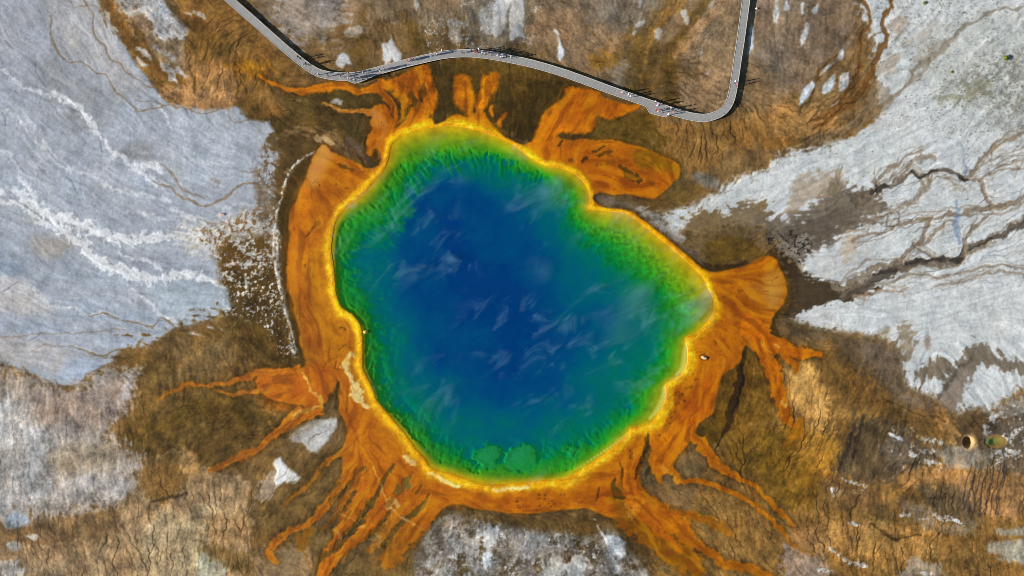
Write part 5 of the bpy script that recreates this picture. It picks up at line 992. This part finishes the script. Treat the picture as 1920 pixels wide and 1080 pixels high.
# u, v, top, trousers, headwear (None = dark hair), pose, heading (deg, 0 = walking right), label
WB_, EB_ = 'bend of the boardwalk above the bright orange stream', 'crowd on the boardwalk crest'
PEOPLE = [
 (562,110,BLK,NAV,None,1,40,'person in black top beside a purple top, first from the left on the boardwalk'),
 (566.5,113.5,PUR,BLK,None,1,40,'person in purple top, second from the left on the boardwalk'),
 (572,125,GRN,WHI,WHI,2,35,'person in green top and pale hat near the left bend'),
 (576.5,122.5,NAV,GRY,None,1,35,'person in navy top beside the green top near the left bend'),
 (599.5,142,WHI,BLK,CRM,1,15,'person in white top walking alone where the boardwalk bends level'),
 (617.5,145,GRY,RED,None,1,5,'person in grey top and red trousers left of the first viewing platform'),
 (642,147,MAR,WHI,None,2,0,'person in maroon top and white trousers at the edge of the first platform'),
 (657,140.5,BRN,BRN,None,1,175,'person all in brown at the upper edge above the first platform'),
 (669,138.5,MAR,BLK,None,1,-10,'person in maroon top and black trousers above the first platform'),
 (683,140,WHI,BLU,None,1,-12,'person in white top and blue trousers right of the first platform'),
 (655.5,150,WHI,GRY,WHI,0,95,'person in white top and white hat at the left corner of the first platform'),
 (660.5,151.5,PNK,NAV,None,3,95,'person in pink top taking a picture on the first platform'),
 (666.5,147,LIL,BLK,None,0,60,'person in lilac top in the middle of the first platform'),
 (668,153.5,BLK,BLK,WHI,3,90,'person in black with white hat at the tip of the first platform'),
 (676.5,147,LBL,WHI,None,0,120,'person in light blue top and white trousers on the first platform'),
 (681.5,151,WHI,NAV,BLK,0,85,'person in white top and black hat at the right corner of the first platform'),
 (690,146,NAV,BLK,None,2,170,'person in navy top and black trousers leaving the first platform'),
 (714,134.5,NAV,WHI,None,1,-15,'person in navy top and white trousers, leftmost of three walking in a row'),
 (722,132,YEL,BLK,None,2,-15,'person in yellow top, middle of three walking in a row'),
 (733,129.5,RED,PNK,None,1,-15,'person in red top and pink trousers, rightmost of three in a row'),
 (765,117,RED,RED,None,2,-14,'person all in red above the orange mat left of the dark channel'),
 (772,114.5,NAV,NAV,None,1,-14,'person all in navy just ahead of the one all in red'),
 (775.5,113.5,PNK,BLK,None,1,-14,'person in pink top just ahead of the one all in navy'),
 (809.5,107,GRY,LBL,None,1,-13,'person in grey top with light blue trousers on the rising stretch'),
 (820,104.5,WHI,NAV,None,2,-10,'person in white top with navy trousers on the rising stretch'),
 (830,99.5,CRM,GRY,CRM,0,-95,'person in cream top and hat at the far edge of the rising stretch'),
 (867,101.5,RED,BLK,None,2,172,'person in red top with black trousers left of the crest crowd'),
 (884,98.5,BLU,BLK,None,0,30,'person in blue top with black trousers at the left of the crest crowd'),
 (890.5,101,ORA,PNK,None,2,180,'person in orange top in the crest crowd'),
 (895,100.8,RED,NAV,None,1,0,'person in red top with navy trousers in the crest crowd'),
 (898,96.5,WHI,WHI,WHI,0,-80,'person all in white at the far rail of the crest'),
 (905,103,CRM,BLK,CRM,3,90,'person in cream top with cream hat and black trousers at the crest'),
 (909.5,104,CRM,GRY,None,0,80,'person in cream top with grey trousers at the crest'),
 (916,100,MAR,GRY,None,1,10,'person in maroon top with grey trousers in the crest crowd'),
 (920,105.5,CRM,NAV,None,2,10,'person in cream top with navy trousers in the crest crowd'),
 (924.5,102,BLU,NAV,None,0,45,'person in blue top with navy trousers in the crest crowd'),
 (933,106.5,PNK,WHI,None,1,10,'person in pink top with white trousers in the crest crowd'),
 (937,104.8,BLU,BLU,None,2,190,'person all in blue in the crest crowd'),
 (942,107,BLU,GRY,WHI,0,100,'person in blue top with white hat in the crest crowd'),
 (939.5,110.3,WHI,GRY,None,3,95,'person in white top with grey trousers at the near rail of the crest'),
 (943.5,110.6,WHI,BLK,None,0,95,'person in white top with black trousers at the near rail of the crest'),
 (958,110.5,CRM,BRN,WHI,2,15,'person in cream top with brown trousers, rightmost of the crest crowd'),
 (950,109,NAV,BRN,None,1,190,'person in navy top with brown trousers near the right of the crest crowd'),
 (1165,176,WHI,PNK,None,2,200,'person in white top and pink trousers alone on the falling stretch'),
 (1176.5,180,WHI,WHI,None,1,20,'person all in white, left of the pair on the falling stretch'),
 (1179.5,184,WHI,BLU,None,1,20,'person in white top with blue trousers, right of the pair on the falling stretch'),
 (1226.5,193.5,WHI,BLK,None,0,-60,'person in white top with black trousers at the far rail by the second platform'),
 (1231,199.5,LIL,WHI,None,1,20,'person in lilac top with white trousers beside the second platform'),
 (1234,198.5,LBL,GRY,None,1,20,'person in light blue top with grey trousers beside the second platform'),
 (1228.5,208.5,RED,NAV,None,0,100,'person in red top with navy trousers at the corner of the second platform'),
 (1232,210.5,ORA,WHI,None,3,100,'person in orange top with white trousers on the second platform'),
 (1238.5,213,CYA,NAV,None,3,95,'person in turquoise top on the second platform'),
 (1245,207.5,BLU,NAV,None,0,10,'person in blue top in the middle of the second platform'),
 (1250,217.5,WHI,PNK,WHI,3,95,'person in white hat and pink trousers at the near rail of the second platform'),
 (1255,205.5,WHI,GRY,WHI,0,170,'person in white top and white hat at the far rail past the second platform'),
 (1261.5,212,BRN,PNK,None,1,200,'person in brown top with pink trousers right of the second platform'),
 (1374,157,WHI,BLK,WHI,1,-80,'person in white top, left of the pair on the right-hand leg of the boardwalk'),
 (1377.5,162,PNK,MAR,None,1,-80,'person in pink top, right of the pair on the right-hand leg of the boardwalk'),
]
body0 = {}
for u, v, top, tro, hat, pose, hd, lab in PEOPLE:
    r_ = bpy.data.objects.new('person', None); COLL.objects.link(r_)
    sc = rnd.uniform(.94, 1.05)
    r_.location = px(u, v, DECK + .004); r_.rotation_euler = (0, 0, math.radians(-hd - 90)); r_.scale = (sc, sc, sc)
    tag(r_, lab, 'person', 'visitors on the boardwalk')
    o = bpy.data.objects.new('body', POSES[pose]); COLL.objects.link(o); o.parent = r_
    for i, m_ in enumerate((SKIN_M, cm(top), cm(tro), cm(SHO))):
        o.material_slots[i].link = 'OBJECT'; o.material_slots[i].material = m_
    hm = HAT if hat else HAIR
    if not hm.materials: hm.materials.append(cm(BLK))
    o = bpy.data.objects.new('hat' if hat else 'hair', hm); COLL.objects.link(o); o.parent = r_
    ln = (0, .05, .04, 0)[pose]; o.location = (0, ln, .01)
    o.material_slots[0].link = 'OBJECT'; o.material_slots[0].material = cm(hat or rnd.choice(((40,28,20), (70,48,30), (30,24,22), (150,120,80), (120,110,104))))

# ---------------------------------------------------------------- stones, shrubs, dry tufts
def zat(u, v): return float(Z[int(round((v - vs[0]) / PITCH)), int(round((u - us[0]) / PITCH))])
def stone(u, v, sx, sy, sz, rgb, label, rot=0, seed=1):
    bm = bmesh.new(); bmesh.ops.create_icosphere(bm, subdivisions=3, radius=1)
    r_ = np.random.default_rng(seed); pl = [(Vector(r_.standard_normal(3)).normalized(), r_.uniform(.62, .92)) for _ in range(14)]
    for vt in bm.verts:
        for nrm, d in pl:
            e = vt.co.dot(nrm) - d
            if e > 0: vt.co -= nrm * e * .9
        vt.co = Vector((vt.co.x * sx, vt.co.y * sy, vt.co.z * sz))
    me = bpy.data.meshes.new('stone'); bm.to_mesh(me); bm.free()
    me.materials.append(plain('stone_%d' % seed, rgb, .85, .15, 5))
    o = bpy.data.objects.new('stone', me); COLL.objects.link(o); o.location = px(u, v, zat(u, v) + sz * .35); o.rotation_euler = (0, 0, rot)
    return tag(o, label, 'stone')
stone(1320, 670.5, .85, .42, .22, (214,178,136), 'pale flat stone lying in the orange mat east of the pool', -.3, 11)
stone(686, 622, .75, .55, .5, (206,180,60), 'yellow crusted lump standing in the water at the western pool edge', .1, 12)
stone(1418.5, 16.5, .34, .32, .34, (226,220,214), 'small white stone right of the boardwalk near the top edge', .4, 13)
stone(417, 402, .8, .38, .22, (206,176,156), 'pinkish flat stone on the grey sinter west of the pool', -.1, 14)
def bush(u, v, r_, h, rgb, label, seed, nl):
    q = np.random.default_rng(seed); root = bpy.data.objects.new('shrub', None); COLL.objects.link(root); root.location = px(u, v, zat(u, v) - .02)
    tag(root, label, 'shrub')
    vv, ff = [], []
    for k_ in range(5):
        a_ = k_ * 1.3; tip = np.array((math.cos(a_) * r_ * .45, math.sin(a_) * r_ * .45, h * .75)); b_ = len(vv)
        for t_, w_ in ((0, .05), (.5, .035), (1, .012)):
            c_ = tip * t_
            for x, y in ((-1,-1),(1,-1),(1,1),(-1,1)): vv.append(c_ + np.array((x * w_, y * w_, 0)))
        for s_ in range(2):
            for e in range(4): ff.append((b_+s_*4+e, b_+s_*4+(e+1)%4, b_+s_*4+4+(e+1)%4, b_+s_*4+4+e))
    mesh_obj('stem', vv, ff, M_POST, root)
    vv, ff = [], []
    for k_ in range(nl):
        d = q.standard_normal(3); d /= np.linalg.norm(d); rr = q.uniform(.45, 1.0) ** .6 * (1 + .25 * math.sin(d[0] * 5 + seed) * math.cos(d[1] * 4))
        c_ = np.array((d[0] * r_ * rr, d[1] * r_ * rr, h * .55 + d[2] * h * .45 * rr))
        a_ = q.standard_normal(3); a_ /= np.linalg.norm(a_); b2_ = np.cross(a_, d + .01); b2_ /= np.linalg.norm(b2_) + 1e-6
        s_ = q.uniform(.06, .12); i0 = len(vv)
        vv += [c_ - a_ * s_, c_ + b2_ * s_ * .5, c_ + a_ * s_, c_ - b2_ * s_ * .5]; ff.append((i0, i0+1, i0+2, i0+3))
    mesh_obj('crown', vv, ff, plain('leaf_%d' % seed, rgb, .7, .25, 3), root)
bush(1884, 109.5, .62, .75, (112,124,20), 'bright green shrub alone on the white sinter at the upper right', 21, 1400)
bush(1783, 135.5, .32, .3, (150,150,60), 'small yellowish shrub left of the bright green one', 22, 400)
bush(1732, 6, .42, .35, (136,140,62), 'low olive shrub at the top edge on the white sinter', 23, 500)
q = np.random.default_rng(9); vv, ff = [], []
tv = []
while len(tv) < 1500:
    u, v = q.uniform(1560, 1960), q.uniform(-40, 560)
    dens = math.exp(-((u - 1880) / 110) ** 2 - ((v - 170) / 70) ** 2) + .5 * math.exp(-((u - 1760) / 130) ** 2 - ((v - 20) / 90) ** 2) + .02
    if q.random() > dens or np.abs(C[int((v - vs[0]) / PITCH), min(int((u - us[0]) / PITCH), NX - 1)].mean() - .8) > .22: continue
    tv.append((u, v))
for u, v in tv:
    x, y, _ = px(u, v); z = zat(min(u, us[-1]), v)
    s_ = q.uniform(.10, .30)
    for k_ in range(5):
        a_ = q.uniform(0, 6.28); i0 = len(vv); dx, dy = math.cos(a_), math.sin(a_)
        vv += [(x - dy * .05 * s_ * 4, y + dx * .05 * s_ * 4, z - .01), (x + dy * .05 * s_ * 4, y - dx * .05 * s_ * 4, z - .01), (x + dx * s_, y + dy * s_, z + s_ * .7)]; ff.append((i0, i0+1, i0+2))
o = mesh_obj('dry_tufts', vv, ff, plain('dry_tuft', (104,100,72), .9, .2, .5)); o['kind'] = 'stuff'; o['label'] = 'sparse dry grass tufts scattered over the white ground at the upper right'
# ---------------------------------------------------------------- thin steam lying over the hot water
def steam():
    P = smooth([(x, y) for x, y in SHORE], True, 1)
    v = [px(x, y, .30) for x, y in P] + [px(x, y, 1.7) for x, y in P]; N = len(P)
    f = [tuple(range(N)), tuple(range(2 * N - 1, N - 1, -1))] + [(i, (i + 1) % N, N + (i + 1) % N, N + i) for i in range(N)]
    m, n, l, b = mat_new('steam'); n.remove(b)
    tc = n.new('ShaderNodeTexCoord')
    mp = n.new('ShaderNodeMapping'); mp.inputs['Scale'].default_value = (.085, .19, .2)
    mr_ = n.new('ShaderNodeMapping'); mr_.inputs['Rotation'].default_value = (0, 0, math.radians(-36)); l.new(tc.outputs['Object'], mr_.inputs[0]); l.new(mr_.outputs[0], mp.inputs[0])
    t = n.new('ShaderNodeTexNoise'); t.inputs['Scale'].default_value = 1; t.inputs['Detail'].default_value = 6; t.inputs['Roughness'].default_value = .72; t.inputs['Distortion'].default_value = .7
    l.new(mp.outputs[0], t.inputs['Vector'])
    r = n.new('ShaderNodeMapRange'); r.inputs['From Min'].default_value = .53; r.inputs['From Max'].default_value = .76; r.inputs['To Min'].default_value = 0; r.inputs['To Max'].default_value = .24
    l.new(t.outputs['Fac'], r.inputs['Value'])
    def mth(op, a, b_):
        x = n.new('ShaderNodeMath'); x.operation = op
        for i, y in enumerate((a, b_)):
            if isinstance(y, (int, float)): x.inputs[i].default_value = y
            else: l.new(y, x.inputs[i])
        return x.outputs[0]
    lo = n.new('ShaderNodeTexNoise'); lo.inputs['Scale'].default_value = .035; lo.inputs['Detail'].default_value = 1; l.new(tc.outputs['Object'], lo.inputs['Vector'])
    lm = n.new('ShaderNodeMapRange'); lm.inputs['From Min'].default_value = .42; lm.inputs['From Max'].default_value = .62; l.new(lo.outputs['Fac'], lm.inputs['Value'])
    dens = mth('MULTIPLY', r.outputs['Result'], lm.outputs['Result'])
    for cu, cv, rr, amp in ((1195, 563, 6.5, .20), (1288, 573, 4.0, .07), (1040, 366, 6.0, .22), (1160, 600, 8, .10), (1010, 505, 5, .10)):   # thicker puffs
        vd = n.new('ShaderNodeVectorMath'); vd.operation = 'DISTANCE'; l.new(tc.outputs['Object'], vd.inputs[0]); vd.inputs[1].default_value = px(cu, cv, .9)
        g_ = n.new('ShaderNodeMapRange'); g_.interpolation_type = 'SMOOTHSTEP'; g_.inputs['From Min'].default_value = rr; g_.inputs['From Max'].default_value = 0; g_.inputs['To Min'].default_value = 0; g_.inputs['To Max'].default_value = amp
        l.new(vd.outputs['Value'], g_.inputs['Value'])
        dens = mth('ADD', dens, mth('MULTIPLY', g_.outputs['Result'], mth('MAXIMUM', mth('MULTIPLY', mth('SUBTRACT', t.outputs['Fac'], .36), 3.0), 0.0)))
    vol = n.new('ShaderNodeVolumePrincipled'); vol.inputs['Color'].default_value = (.38, .82, 1, 1); vol.inputs['Anisotropy'].default_value = .0
    l.new(dens, vol.inputs['Density']); l.new(vol.outputs[0], n['Material Output'].inputs['Volume'])
    o = mesh_obj('steam', v, f, m); o['kind'] = 'stuff'; o['label'] = 'thin wisps of pale steam drifting over the blue water'
    return o
steam()
